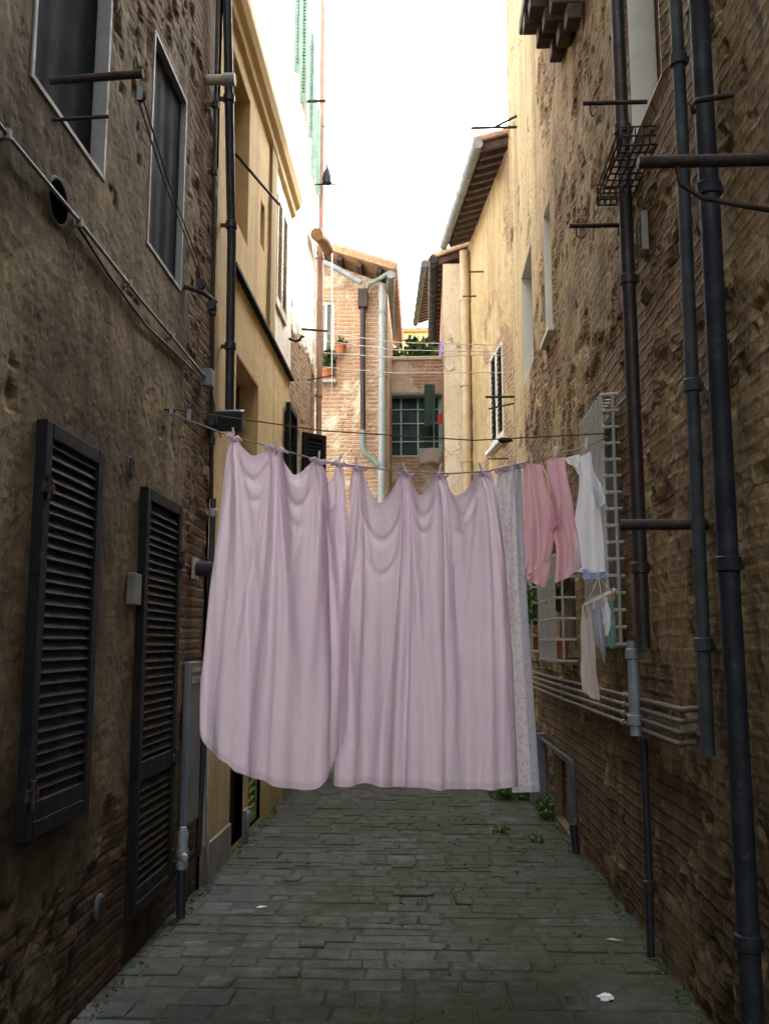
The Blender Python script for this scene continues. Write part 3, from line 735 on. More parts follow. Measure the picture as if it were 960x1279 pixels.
pipe('slimmer grey blue drainpipe just behind the thickest one on the right wall', [(1.155,3.92,8), (1.155,3.88,4.2), (1.155,3.94,1.15)], .028, M['pipe_blue'], (2.7,4.2,1.6))
pipe('brown black drainpipe on the right wall passing the white window cage', [(1.14,4.98,8), (1.14,4.95,4), (1.14,4.93,1.58)], .038, M['pipe_brown'], (2.0,3.6,4.5))
pipe('short pale grey pipe continuing below the brown drainpipe to the gas pipes', [(1.12,5.10,1.62), (1.12,5.10,1.12)], .03, M['pipe_grey'], (1.55,1.2))
pipe('thin black rusty pipe running down from the gas pipes to the pavement', [(1.165,5.12,1.1), (1.165,5.12,.45), (1.16,5.12,0)], .02, M['pipe_black'], (.35,), M['iron'])
pipe('black drainpipe at the corner where dark plaster meets the yellow house', [(-1.42,6.10,8), (-1.42,6.14,6.3), (-1.42,6.50,4.6), (-1.44,6.66,3.25)], .034, M['pipe_black'], (3.8,4.7,5.6))
pipe('thin dark conduit down the right edge of the dark plaster house', [(-1.46,6.02,7), (-1.46,6.05,5), (-1.46,6.16,3.6), (-1.47,6.28,2.6)], .014, M['pipe_brown'], (3.0,3.9,4.9,5.4))
pipe('slim black pipe down to the pavement below the black wall lamp', [(-1.455,6.28,2.6), (-1.455,6.22,1.4), (-1.465,6.16,.25)], .02, M['pipe_black'], (1.05,2.5), M['pipe_grey'])
pipe('rosy drainpipe on the far left corner of the white house', [(-1.43,12.36,12), (-1.43,12.36,6), (-1.43,12.36,0)], .04, M['pipe_pink'], (5,7,9))
# four gas pipes
for i, nm in enumerate(('topmost', 'second from the top', 'third from the top', 'lowest')):
    z = 1.31-.052*i
    t = thing('gas_pipe', f'thin horizontal gas pipe along the right wall, {nm} of four', 'gas pipe', (1.15, 7.2, z), 'gas pipes along the right wall')
    e = 4.20+.03*i
    MB().tube([(1.15,10.3-.06*i,z),(1.15,8,z-.004),(1.15,5.4,z),(1.15,e+.05,z),(1.165,e,z+.01),(1.199,e,z+.01)], .0135, 10).build('pipe', M['gas_pipe'], t, smooth='auto')
    for yy in (5.42+.02*i, 7.9):
        MB().lathe((1.15,yy,z), (0,1,0), [(.014,0),(.021,.006),(.021,.05),(.014,.056)], 10).box(1.15,1.198,yy+.02,yy+.035,z-.006,z+.006).build('coupling', M['pipe_grey'], t, smooth='auto')
t = thing('pipe_frame', 'grey pipe bent over the low cellar grate at the foot of the right wall', 'pipe', (1.14, 8.5, 0))
MB().tube([(1.16,9.75,.67),(1.16,8.6,.675),(1.16,7.62,.685),(1.16,7.55,.66),(1.16,7.53,.58),(1.16,7.5,.2)], .018, 12).build('pipe', M['pipe_blue'], t, smooth='auto')
MB().tube([(1.14,7.5,.22),(1.16,7.5,0)], .03, 12).build('foot', M['pipe_black'], t, smooth='auto')
MB().box(1.09,1.199,9.5,9.62,0,.72).box(1.07,1.199,9.63,10.3,0,.55).build('metal_cabinet', M['grey_panel'], None, bevel=.006)
tag(bpy.data.objects['metal_cabinet'], 'upright grey metal cabinet against the right wall behind the weeds', 'cabinet')

# ------------------------------------------------------------------ left wall fittings
def single(mb, name, mat, label, cat, group=None, **kw):
    return tag(mb.build(name, mat, **kw), label, cat, group)
t = thing('vent_pipe', 'round dark vent hole with pale ring high on the dark plaster wall', 'vent', (-1.5,3.52,3.3))
MB().lathe((-1.52,3.52,3.40), (1,0,0), [(.105,0),(.105,.028),(.095,.033),(.09,.03)], 28).build('ring', M['cover_grey'], t, smooth='auto')
MB().lathe((-1.5,3.52,3.40), (1,0,0), [(.088,0),(.088,.0125)], 28).build('opening', M['hole'], t)  # flat black disc, the darkness inside the hole is put into its colour
for (yy, zz, lb) in ((4.60,2.50,'small oval louvred vent between the two dark shutters'), (4.42,.40,'small oval louvred vent low on the left wall near the pavement')):
    t = thing('vent', lb, 'vent', (-1.5,yy,zz-.06))
    MB().lathe((-1.51,yy,zz), (1,0,0), [(.06,0),(.06,.012),(.05,.018)], 20).build('plate', M['cover_grey'], t, smooth='auto')
    s_ = MB()
    for i in range(7): s_.obox((-1.490,yy,zz-.04+.0135*i), (.004,0,.001), (0,.042*math.sqrt(max(.1,1-((i-3)/4)**2)),0), (0,0,.0035))
    s_.build('louvres', M['black_plastic'], t)
single(MB().box(-1.503,-1.46,4.62,4.74,1.80,1.96), 'junction_box', M['stone_grey'], 'small square plaster coloured box beside the tall dark shutter', 'box', bevel=.006)
t = thing('junction_box', 'pale grey plastic junction box where the sloping white cable ends', 'box', (-1.48,6.08,3.34))
MB().box(-1.503,-1.43,6.03,6.14,3.34,3.46).build('case', M['cable_grey'], t, bevel=.008)
MB().tube([(-1.44,6.1,3.34),(-1.43,6.12,3.25),(-1.43,6.2,3.15),(-1.43,6.35,3.05)], .006, 6).build('cable', M['cable_grey'], t, smooth=True)
t = thing('wall_cable', 'pale cable clipped along the dark plaster wall below the upper windows', 'cable', (-1.48,4.4,3.4))
MB().tube([(-1.478,2.4,3.41),(-1.478,3.0,3.405),(-1.478,3.69,3.41),(-1.478,4.6,3.395),(-1.478,5.3,3.40),(-1.478,6.03,3.40)], .0085, 8).build('cable', M['cable_grey'], t, smooth=True)
for yy in (3.02, 3.72, 4.4, 5.2): MB().box(-1.5,-1.464,yy-.012,yy+.012,3.385,3.425).build('clip', M['jamb_grey'], t, bevel=.003)
t = thing('wall_cable', 'thin black cable sagging under the pale cable on the dark plaster wall', 'cable', (-1.48,4.6,3.3))
MB().tube([(-1.485,3.72,3.39),(-1.485,4.1,3.34),(-1.485,4.7,3.30),(-1.485,5.4,3.34),(-1.485,6.0,3.37)], .006, 6).build('cable', M['black_plastic'], t, smooth=True)
t = thing('waste_pipe', 'short cream plastic pipe stub poking out of the wall beside the black drainpipe', 'pipe', (-1.4,6.0,5.55))
MB().tube([(-1.51,5.98,5.55),(-1.34,5.98,5.55)], .037, 14).build('pipe', M['pvc'], t, smooth='auto')
MB().tube([(-1.40,5.98,5.55),(-1.31,5.98,5.55)], .044, 14).build('collar', M['jamb_grey'], t, smooth='auto')
t = thing('floodlight', 'black floodlight box on a bracket beside the clothesline pulley', 'lamp', (-1.45,6.35,3.1))
MB().obox((-1.36,6.3,3.16), (.10,.0,.0), (0,.06,.02), (0,-.02,.07)).build('housing', M['black_plastic'], t, bevel=.012)
MB().box(-1.5,-1.44,6.2,6.4,3.10,3.2).tube([(-1.44,6.3,3.15),(-1.4,6.3,3.15)], .02, 8).build('bracket', M['black_plastic'], t, bevel=.006)
MB().obox((-1.36,6.235,3.12), (.08,0,0), (0,.004,.002), (0,-.015,.045)).build('lens', M['dark_glass'], t)
t = thing('wall_lamp', 'stubby black cylinder lamp on a pale plate low on the left wall', 'lamp', (-1.45,5.98,2.03))
MB().box(-1.503,-1.485,5.92,6.04,2.02,2.16).build('plate', M['pvc'], t, bevel=.004)
MB().lathe((-1.485,5.98,2.09), (1,0,0), [(.045,0),(.048,.02),(.048,.10),(.035,.105),(.033,.14)], 18).build('body', M['black_plastic'], t, smooth='auto')
t = thing('meter_cabinet', 'tall narrow blue grey metal cabinet between tall shutter and yellow house', 'cabinet', (-1.48,5.95,.5))
MB().box(-1.503,-1.455,5.80,6.10,.50,1.49).build('door', M['grey_panel'], t, bevel=.005)
MB().box(-1.454,-1.447,5.83,6.07,1.36,1.40).box(-1.454,-1.449,5.83,6.07,1.43,1.45).build('trim', M['pipe_grey'], t)
t = thing('standpipe', 'old grey tap fitting with dark pipe below the blue grey cabinet', 'pipe', (-1.44,5.68,0))
MB().tube([(-1.445,5.68,.0),(-1.445,5.68,.30)], .028, 10).build('pipe', M['pipe_black'], t, smooth='auto')
MB().lathe((-1.445,5.68,.28), (0,0,1), [(.03,0),(.036,.03),(.024,.06),(.04,.10),(.026,.14),(.034,.2),(.02,.24)], 12).lathe((-1.43,5.64,.36), (.4,-1,0), [(.02,0),(.026,.02),(.018,.05)], 10).build('fitting', M['pipe_grey'], t, smooth='auto')
single(MB().tube([(-1.462,6.32,.95),(-1.455,6.34,.4),(-1.42,6.30,0)], .012, 8), 'pole', M['pipe_grey'], 'thin grey rod leaning on the yellow wall by the pavement', 'rod', smooth=True)
single(MB().tube([(-1.462,7.82,.0),(-1.462,7.82,.2),(-1.45,7.84,.24)], [.014,.014,.03], 8), 'tap', M['pipe_grey'], 'small grey stub pipe beside the black door of the yellow house', 'pipe', smooth=True)

# ------------------------------------------------------------------ iron rods (perpendicular to the walls)
def rod(name, label, y, z, x0, x1, r, mat=None, cat='iron rod', group='iron drying rods sticking out of the walls', tilt=0, dy=0, extra=None):
    t = thing(name, label, cat, (x1, y, z), group)
    MB().tube([(x0, y+dy, z+tilt), ((x0+x1)/2, y+dy/2, z+tilt/2), (x1, y, z)], r, 10).build('bar', mat or M['iron'], t, smooth='auto')
    if extra: extra(t)
    return t
def hooks(t, xs, y, z):
    for x in xs: MB().tube([(x,y,z),(x,y,z-.05),(x+.012,y,z-.065),(x+.024,y,z-.05)], .005, 6).build('hook', M['iron'], t, smooth=True)
rod('iron_bar', 'thick dark iron bar across the upper left window', 3.40, 3.86, -1.12, -1.50, .017, tilt=.02)
rod('iron_bar', 'thin short iron bar just below the thick one at the upper left window', 3.45, 3.72, -1.27, -1.50, .008, tilt=.01)
rod('iron_bar', 'thick iron bar with sloping brace at the right edge of the view', 2.9, 3.18, .715, 1.2, .021,
    extra=lambda t: MB().tube([(.84,2.9,3.165),(.85,2.9,3.10),(.92,2.9,3.05),(1.05,2.9,3.02),(1.2,2.9,2.99)], .009, 8).build('brace', M['iron'], t, smooth=True))
rod('iron_bar', 'thick short iron bar from the middle drainpipes beside the white window cage', 3.95, 2.105, .835, 1.2, .024)
rod('iron_bar', 'iron bar crossing the white jambed window above the iron basket', 4.62, 4.46, .86, 1.2, .012, extra=lambda t: hooks(t, (.9,), 4.62, 4.45))
rod('iron_bar', 'iron bar with hanging hook under the iron basket', 5.28, 4.08, .88, 1.2, .014, extra=lambda t: hooks(t, (.92, 1.17), 5.28, 4.07))
rod('iron_bar', 'short bent bracket rod at the upper right corner', 3.36, 3.70, 1.06, 1.2, .012, tilt=-.02, extra=lambda t: MB().tube([(1.06,3.36,3.68),(1.04,3.36,3.66),(1.05,3.36,3.63)], .01, 6).tube([(1.15,3.36,3.70),(1.15,3.36,3.76)], .006, 6).build('hook', M['iron'], t, smooth=True))
rod('iron_bar', 'braced iron rod against the sky high on the right house', 10.9, 8.05, .62, 1.2, .018, extra=lambda t: MB().tube([(.93,10.9,8.06),(1.2,10.9,8.2)], .016, 6).build('brace', M['iron'], t, smooth=True))
rod('iron_bar', 'upper brown rod beside the cream drainpipe at the far right', 13.9, 7.4, .72, .96, .015, M['wood_brown'])
rod('iron_bar', 'lower brown rod touching the cream drainpipe at the far right', 14.6, 7.27, .66, .88, .015, M['wood_brown'])
rod('iron_bar', 'upper dark rod crossing the pale far shutters', 11.9, 4.83, .82, 1.2, .016)
rod('iron_bar', 'second dark rod crossing the pale far shutters, tilted', 11.9, 4.74, .86, 1.2, .011, tilt=-.07)
rod('iron_bar', 'thin rod below the pale far shutters', 11.8, 3.98, .83, 1.1, .009)
rod('iron_bar', 'dark rod crossing in front of the far window at the left, upper one', 11.0, 5.48, -1.18, -1.5, .014, tilt=-.03)
rod('iron_bar', 'thin tilted rod at the brick base of the white house', 11.6, 5.0, -1.18, -1.5, .009, tilt=.06)
rod('iron_bar', 'horizontal rod by the green shutters high on the left', 10.6, 8.28, -1.18, -1.5, .018)
t = rod('iron_bar', 'rod holding a dark hanging bell shape on the white house corner', 12.2, 8.02, -1.12, -1.5, .013)
single(MB().lathe((-1.33,12.2,8.035), (0,0,1), [(.07,0),(.075,.08),(.05,.18),(.018,.24),(.012,.36)], 10), 'pulley_block', M['pipe_black'], 'dark bottle shaped block standing on the rod at the white house corner', 'pulley', smooth='auto')
single(MB().tube([(-1.4,11.6,7.0),(-1.36,11.9,7.08),(-1.32,12.3,7.1)], .085, 14), 'rolled_blind', M['bamboo'], 'rolled brown reed blind hanging at the white house corner', 'blind', smooth='auto')
# small bracket with hook under the yellow house's cornice
t = thing('iron_bracket', 'curled iron hook on the yellow house above the brick base', 'hook', (-1.5, 9.95, 5.0))
MB().tube([(-1.5,9.95,5.0),(-1.42,9.95,4.97),(-1.38,9.95,4.98),(-1.35,9.95,5.03),(-1.33,9.95,5.01)], .016, 8).build('hook', M['iron'], t, smooth=True)
single(MB().tube([(-1.46,6.75,5.42),(-1.25,7.6,5.42)], .012, 8), 'stay_rod', M['iron'], 'thin iron stay from the black drainpipe across the yellow house window', 'iron rod', smooth=True)

# pulley lines on the left wall
def pulley(label, p, r=.022):
    t = thing('pulley', label, 'pulley', p)
    MB().lathe(Vector(p)-Vector((0,.008,0)), (0,1,0), [(r,0),(r*.75,.004),(r*.75,.012),(r,.016)], 16).build('wheel', M['pipe_black'], t, smooth='auto')
    MB().obox(Vector(p)+Vector((0,-.012,.008)), (r*.5,0,0), (0,.002,0), (0,0,r*1.4)).obox(Vector(p)+Vector((0,.012,.008)), (r*.5,0,0), (0,.002,0), (0,0,r*1.4)).build('cheek', M['alu'], t)
    return t
pulley('small pulley hanging from the thick bar at the upper left window', (-1.13,3.41,3.79))
t = thing('pulley_bracket', 'black iron pulley bracket at the lower right corner of the second upper window', 'pulley', (-1.45,5.5,3.75))
MB().tube([(-1.5,5.52,3.84),(-1.38,5.54,3.80),(-1.30,5.56,3.74)], .016, 8).build('arm', M['iron'], t, smooth='auto')
for (x, z) in ((-1.40,3.86),(-1.33,3.72)): MB().lathe((x,5.53,z), (0,1,0), [(.03,0),(.02,.008),(.02,.02),(.03,.028)], 14).build('wheel', M['black_plastic'], t, smooth='auto')
for dx, lb in ((0, 'left'), (.02, 'right')):
    single(MB().tube([(-1.14+dx,3.41,3.78),(-1.20+dx,4.0,3.74),(-1.29+dx,4.9,3.77),(-1.38+dx,5.52,3.84)], .0035, 6), 'pulley_line', M['black_plastic'], f'thin dark line slung below the upper left windows, {lb} of the pair', 'line', 'pair of slack pulley lines', smooth=True)

# ------------------------------------------------------------------ iron basket under the white jambed window
t = thing('window_basket', 'rusty iron basket shelf under the white jambed window on the right wall', 'basket', (1.1,4.78,4.12))
bk = MB(); r_ = .0055
for x in np.linspace(1.015, 1.195, 6): bk.tube([(x,4.45,4.12),(x,5.10,4.12)], r_, 6)
for yy in np.linspace(4.45, 5.10, 10): bk.tube([(1.015,yy,4.12),(1.195,yy,4.12)], r_, 6)
bk.build('floor_grid', M['iron'], t, smooth=True)
bk = MB()
for z in (4.17, 4.22): bk.tube([(1.195,4.45,z),(1.015,4.45,z),(1.015,5.10,z),(1.195,5.10,z)], r_, 6)
for yy in np.linspace(4.45, 5.10, 8): bk.tube([(1.015,yy,4.12),(1.015,yy,4.22)], r_*.8, 6)
for x in np.linspace(1.02, 1.16, 5): bk.tube([(x,4.45,4.12),(x,4.45,4.22)], r_*.8, 6); bk.tube([(x,5.1,4.12),(x,5.1,4.22)], r_*.8, 6)
bk.build('rails', M['iron'], t, smooth=True)
t = thing('vent', 'upright metal grille vent under the iron basket on the right wall', 'vent', (1.19,4.78,3.68))
MB().box(1.17,1.203,4.72,4.84,3.68,3.90).build('plate', M['jamb_grey'], t, bevel=.004)
s_ = MB()
for i in range(11): s_.box(1.164,1.169,4.735,4.825,3.695+.018*i,3.702+.018*i)
s_.build('louvres', M['black_plastic'], t)

# ------------------------------------------------------------------ white window cages
def cage(label, xf, y0, y1, z0, z1, cols, rows, r, belly=0.0):
    t = thing('window_cage', label, 'window grille', (1.2, (y0+y1)/2, z0), 'white iron cages over the right hand windows')
    b = MB(); xw = XR-.004
    zs = [z0+(z1-z0)*i/rows for i in range(rows+1)]
    for z in zs:
        b.tube([(xw,y0,z),(xf+.03,y0,z),(xf,y0+.02,z),(xf,y1-.02,z),(xf+.03,y1,z),(xw,y1,z)], r, 8)
    for i in range(cols+1):
        y = y0+.02+(y1-y0-.04)*i/cols
        b.tube([(xw,y,z0-.012),(xf-r*1.7,y,z0-.012),(xf-r*1.7,y,z1+.012),(xw,y,z1+.012)], r, 8)
    for x in (xf+.045,):
        for y in (y0, y1): b.tube([(x,y,z0),(x,y,z1)], r, 8)
    kn = b
    for i in range(cols+1):
        y = y0+.02+(y1-y0-.04)*i/cols
        for z in zs: kn.lathe((xf-.008,y,z-.014), (0,0,1), [(r*1.2,0),(r*1.9,.007),(r*1.9,.021),(r*1.2,.028)], 8)
    kn.build('bars', M['cage_white'], t, smooth='auto')
    return t
cage('large white iron cage over the window beside the white shirt', 1.115, 5.58, 6.35, 1.60, 3.12, 9, 15, .0115)
cage('small white cage of close upright bars behind the pink top', 1.05, 7.42, 8.45, 1.47, 2.30, 8, 5, .010)
cage('small white cage with green plants, furthest along the right wall', 1.05, 9.0, 9.95, 1.53, 2.30, 5, 5, .010)

def pot(label, c, r, h, mat, plant=None, name='flower_pot', group=None):
    t = thing(name, label, 'flower pot', c, group)
    MB().lathe(c, (0,0,1), [(r*.72,0),(r*.95,h*.8),(r*1.08,h*.8),(r*1.08,h),(r*.93,h),(r*.9,h*.88)], 16).build('pot', mat, t, smooth='auto')
    return t
def foliage(mb, c, rx, ry, rz, n, size, seed=0):
    rnd = random.Random(seed)
    for i in range(n):
        while True:
            p = Vector((rnd.uniform(-1,1), rnd.uniform(-1,1), rnd.uniform(-1,1)))
            if p.length < 1: break
        q = Vector(c)+Vector((p.x*rx, p.y*ry, p.z*rz))
        d = Vector((rnd.gauss(0,1), rnd.gauss(0,1), rnd.gauss(.2,.8))).normalized()
        sd = d.cross(Vector((rnd.gauss(0,1), rnd.gauss(0,1), rnd.gauss(0,1)))).normalized()
        L = size*rnd.uniform(.6,1.4); Wd = L*.28; up = d.cross(sd)*L*.08
        mb.add([q, q+d*L*.5+sd*Wd+up, q+d*L, q+d*L*.5-sd*Wd+up], [(0,1,2,3)])
        if i % 3 == 0: mb.tube([(c[0]+.2*(q.x-c[0]), c[1]+.2*(q.y-c[1]), c[2]-rz*.8), q], size*.03, 4, cap=False)
    return mb
pot('orange terracotta pot on the floor of the large white cage', (1.155,5.68,1.615), .05, .16, M['terracotta'])
pot('terracotta pot inside the small cage behind the pink top', (1.12,7.7,1.485), .06, .16, M['terracotta'])
pot('pale planter pot on the floor of the small cage behind the pink top', (1.12,8.15,1.485), .07, .10, M['pipe_pale'])
pot('terracotta pot inside the furthest plant cage', (1.12,9.3,1.545), .08, .18, M['terracotta'])
single(foliage(MB(), (1.05,9.25,2.0), .14, .35, .22, 340, .07, 5), 'potted_plant', M['leaf'], 'bushy green herb spilling out of the furthest white cage', 'plant')
single(foliage(MB(), (1.12,7.9,2.0), .06, .2, .14, 120, .06, 6), 'potted_plant', M['leaf_dark'], 'dark green plant inside the cage behind the pink top', 'plant')
# far balcony pots and terrace plants
pot('far terracotta pot on the balcony ledge of the distant brick house', (-1.60,14.92,5.985), .10, .17, M['terracotta'])
single(foliage(MB(), (-1.60,14.92,6.3), .09, .07, .20, 140, .12, 8), 'potted_plant', M['leaf_dark'], 'upright green plant in the far terracotta pot on the balcony ledge', 'plant')
t = pot('small terracotta pot fixed to the distant brick wall beside the window', (-1.38,14.9,6.42), .09, .14, M['terracotta'])
single(foliage(MB(), (-1.38,14.9,6.62), .09, .07, .06, 60, .07, 12), 'potted_plant', M['leaf'], 'tuft of leaves in the small far pot beside the window', 'plant')
tp = thing('terrace_shrub', 'leafy green shrub growing on the far terrace before the yellow house', 'shrub', (-.3,17.6,6.75))
foliage(MB(), (-.35,17.6,7.1), .50, .2, .28, 420, .13, 9).build('foliage', M['leaf'], tp)
fol = MB()
for (x, z, s_) in ((-.1,7.35,.13),(.05,7.42,.12),(-.2,7.5,.12),(.1,7.25,.12)): foliage(fol, (x,17.6,z), .14, .1, .10, 40, .15, int(x*100)+30)
fol.build('branch_tips', M['leaf'], tp)
st = MB()
for x in (-.6,-.35,-.1,.02): st.tube([(x,17.6,6.75),(x+.05,17.6,7.1),(x+.1,17.6,7.45)], .012, 5)
st.build('stem', M['rafter'], tp)

# ------------------------------------------------------------------ clotheslines
P_L = Vector((-1.46,5.18,2.93)); P_R = Vector((1.12,5.57,2.87))
def line_y(x): return P_L.y+(x-P_L.x)/(P_R.x-P_L.x)*(P_R.y-P_L.y)
LINE_Z = [(-1.46,2.93),(-1.12,2.80),(-.85,2.735),(-.60,2.665),(-.35,2.635),(-.1,2.612),(.15,2.606),(.38,2.625),(.6,2.68),(.8,2.735),(.985,2.79),(1.12,2.855)]
def line_z(x):
    for (a, za), (b, zb) in zip(LINE_Z[:-1], LINE_Z[1:]):
        if a <= x <= b: return za+(zb-za)*(x-a)/(b-a)
    return LINE_Z[0][1] if x < 0 else LINE_Z[-1][1]
single(MB().tube([(x, line_y(x), z) for x, z in LINE_Z], .0045, 8), 'clothesline', M['rope'], 'sagging rope clothesline across the alley carrying the washing', 'clothesline', smooth=True)
single(MB().tube([(-1.46,5.18,2.955),(-.6,5.36,2.86),(.3,5.46,2.815),(1.12,5.57,2.875)], .004, 8), 'clothesline', M['line_dark'], 'upper empty return rope above the washing', 'clothesline', smooth=True)
pulley('clothesline pulley on the dark plaster wall, nearer the wall', (-1.46,5.185,2.943), .02)
pulley('clothesline pulley a little along the rope from the left wall', (-1.36,5.205,2.915), .025)
single(MB().tube([(-1.503,5.17,2.95),(-1.47,5.18,2.95),(-1.455,5.185,2.93),(-1.465,5.185,2.92)], .006, 6), 'wall_hook', M['iron'], 'iron hook holding the clothesline pulley to the left wall', 'hook', smooth=True)
single(MB().lathe((.45,5.482,2.82), (1,.2,0), [(.006,0),(.018,.02),(.018,.05),(.006,.09)], 10), 'line_tensioner', M['iron'], 'small dark tensioner on the upper return rope at the right', 'tensioner', smooth='auto')
for i, (z, zz, lb) in enumerate(((5.92,5.80,'highest'), (5.80,5.70,'second'), (5.62,5.66,'third'), (5.42,5.40,'lowest'))):
    single(MB().tube([(-1.5,12.35,z),(-.4,12.6,(z+zz)/2-.03),(1.12,12.7,zz)], .006, 6), 'clothesline', M['wire_white'], f'far white clothesline across the alley, {lb} of four', 'clothesline', 'far white clotheslines', smooth=True)
single(MB().tube([(-1.50,14.6,8.3),(-1.49,14.6,6.6),(-1.48,14.6,5.6)], .008, 6), 'hanging_cable', M['wire_white'], 'white cable hanging straight down before the far brick house', 'cable', smooth=True)

# ------------------------------------------------------------------ cloth simulation (position based)
def cloth(name, mat, pegs, rest_w, len_fn, du=.024, dv=.030, seed=1, wind=(0,0,0), steps=130, iters=30, yoff=0.0, fold=.10, mats=None, face_mat=None, pinch=.0, label=None, cat=None, scallop=(), eL=None, eR=None, ridge=.036, swags=(), sagk=.85, grav=5.0, bend=.12, drop=0.0):
    """pegs: list of (x on the line, cloth u in 0..1, half width of the gathered pinch in cloth metres)"""
    rng = np.random.RandomState(seed)
    nu = int(rest_w/du)+1; Lmax = max(len_fn(u) for u in np.linspace(0,1,41)); nv = int(Lmax/dv)+1
    uu = np.linspace(0, 1, nu)
    Ls = np.array([len_fn(u) for u in uu])
    rest = np.zeros((nv, nu, 2)); rest[:,:,0] = uu[None,:]*rest_w; rest[:,:,1] = np.linspace(0,1,nv)[:,None]*Ls[None,:]
    pu = np.array([p[1] for p in pegs]); px_ = np.array([p[0] for p in pegs])
    X_ = np.interp(uu, pu, px_)
    sc_ = np.zeros(nu)
    for i, dp_ in enumerate(scallop):
        f = (uu-pu[i])/(pu[i+1]-pu[i]); tri = np.clip(1-np.abs(2*f-1), 0, 1); sc_ = np.maximum(sc_, dp_*tri**1.25)
    rest[:,:,1] += sc_[None,:]*(1-np.linspace(0,1,nv)[:,None])**1.3
    # extend ends beyond the first/last peg at natural width
    X_ = np.where(uu < pu[0], px_[0]-(pu[0]-uu)*rest_w*.8, X_); X_ = np.where(uu > pu[-1], px_[-1]+(uu-pu[-1])*rest_w*.8, X_)
    pos = np.zeros((nv, nu, 3))
    slope = np.gradient(X_, uu*rest_w)
    amp = np.sqrt(np.clip(1-np.clip(slope, 0, 1)**2, 0, 1))
    lam = fold*(1+.35*np.interp(uu, np.linspace(0,1,9), rng.uniform(-1,1,9)))
    ph = np.cumsum(2*np.pi*du/lam)
    vfrac = np.linspace(0,1,nv)[:,None]
    yf = (amp*lam/4.4)[None,:]*np.sin(ph[None,:]+.35*np.sin(vfrac*2.5+rng.uniform(0,6)))
    ly = np.array([line_y(x) for x in X_]); lz = np.array([line_z(x) for x in X_])
    # free edge sags between pegs, the slack turning into upright folds further down
    sag = np.zeros(nu)
    for i in range(len(pegs)-1):
        S = (pu[i+1]-pu[i])*rest_w; D = px_[i+1]-px_[i]
        f = (uu-pu[i])/(pu[i+1]-pu[i]); tri = np.clip(1-np.abs(2*f-1), 0, 1)
        sag = np.maximum(sag, tri*.5*math.sqrt(max(0, S*S-D*D))*sagk)
    ramp = np.clip((vfrac-.02)/.4, 0, 1)
    pos[:,:,0] = X_[None,:]; pos[:,:,1] = ly[None,:]+yf*(.12+.88*ramp)+yoff-.05*np.exp(-vfrac*6)*(sag/.2)[None,:]
    pos[:,:,2] = lz[None,:]-sag[None,:]*.3*(1-vfrac)**2-rest[:,:,1]-drop
    pos += rng.normal(0, .002, pos.shape)
    pin = np.zeros((nv, nu), bool); tgt = pos.copy()
    for (x, u, hw) in pegs:
        k0 = int(round(u*(nu-1))); kw = max(1, int(round(hw/du)))
        for k in range(max(0,k0-kw), min(nu, k0+kw+1)):
            for j in (0, 1):
                pin[j,k] = True
                xx = x+(k-k0)*du*.36
                tgt[j,k] = (xx, line_y(xx)+yoff+.010*(1 if (k-k0)%2 else -1)*(j*.8+.5), line_z(xx)+.006-j*dv*.9-drop)
    pos[pin] = tgt[pin]
    prev = pos.copy()
    invm = np.where(pin, 0.0, 1.0)
    def cons(a, b, stiff, comp=1.0):
        ia, ib = a, b
        r = np.linalg.norm(rest[ia]-rest[ib], axis=-1)
        wa, wb = invm[ia], invm[ib]
        return (ia, ib, r, wa, wb, stiff, comp)
    sl = np.s_
    C_ = []
    for o in (0, 1):
        C_.append(cons(sl[o:nv-1:2,:], sl[o+1:nv:2,:], 1.0))
        C_.append(cons(sl[:,o:nu-1:2], sl[:,o+1:nu:2], 1.0))
        C_.append(cons(sl[o:nv-1:2,0:nu-1], sl[o+1:nv:2,1:nu], .25)); C_.append(cons(sl[o:nv-1:2,1:nu], sl[o+1:nv:2,0:nu-1], .25))
    B_ = []
    for o in (0, 1, 2, 3):
        if nu > o+2: B_.append(cons(sl[:,o:nu-2:4], sl[:,o+2:nu:4], bend))
        B_.append(cons(sl[o:nv-2:4,:], sl[o+2:nv:4,:], bend))
    g = np.array((0,0,-grav)); dt = 1/60
    wv = np.array(wind)
    for s_ in range(steps):
        damp = .90 if s_ < steps*.7 else .75
        acc = g + wv*(vfrac[:,:,None]*(1+.6*np.sin(uu*9+s_*.08+seed))[None,:,None])
        new = pos+(pos-prev)*damp+acc*dt*dt
        prev = pos; pos = new; pos[pin] = tgt[pin]
        for it in range(iters):
            for (a, b, r, wa, wb, stf, cp) in (C_ if it % 3 else C_+B_):
                pa, pb = pos[a], pos[b]
                d = pb-pa; L = np.sqrt((d*d).sum(-1))+1e-9
                m_ = wa+wb; m_ = np.where(m_ == 0, 1, m_)
                k_ = stf*(L-r)/L/m_
                corr = d*k_[...,None]
                pos[a] = pa+corr*wa[...,None]; pos[b] = pb-corr*wb[...,None]
    # finer grid, hanging edges, then the sharp creases that radiate from the pegs and swing between them
    def up2(a_):
        b_ = np.zeros((a_.shape[0]*2-1, a_.shape[1]*2-1, a_.shape[2]))
        b_[::2,::2] = a_; b_[1::2,::2] = (a_[:-1]+a_[1:])/2; b_[:,1::2] = (b_[:,:-1:2]+b_[:,2::2])/2
        return b_
    pos = up2(pos); rest = up2(rest); nv, nu = pos.shape[:2]
    V_ = np.linspace(0,1,nv)
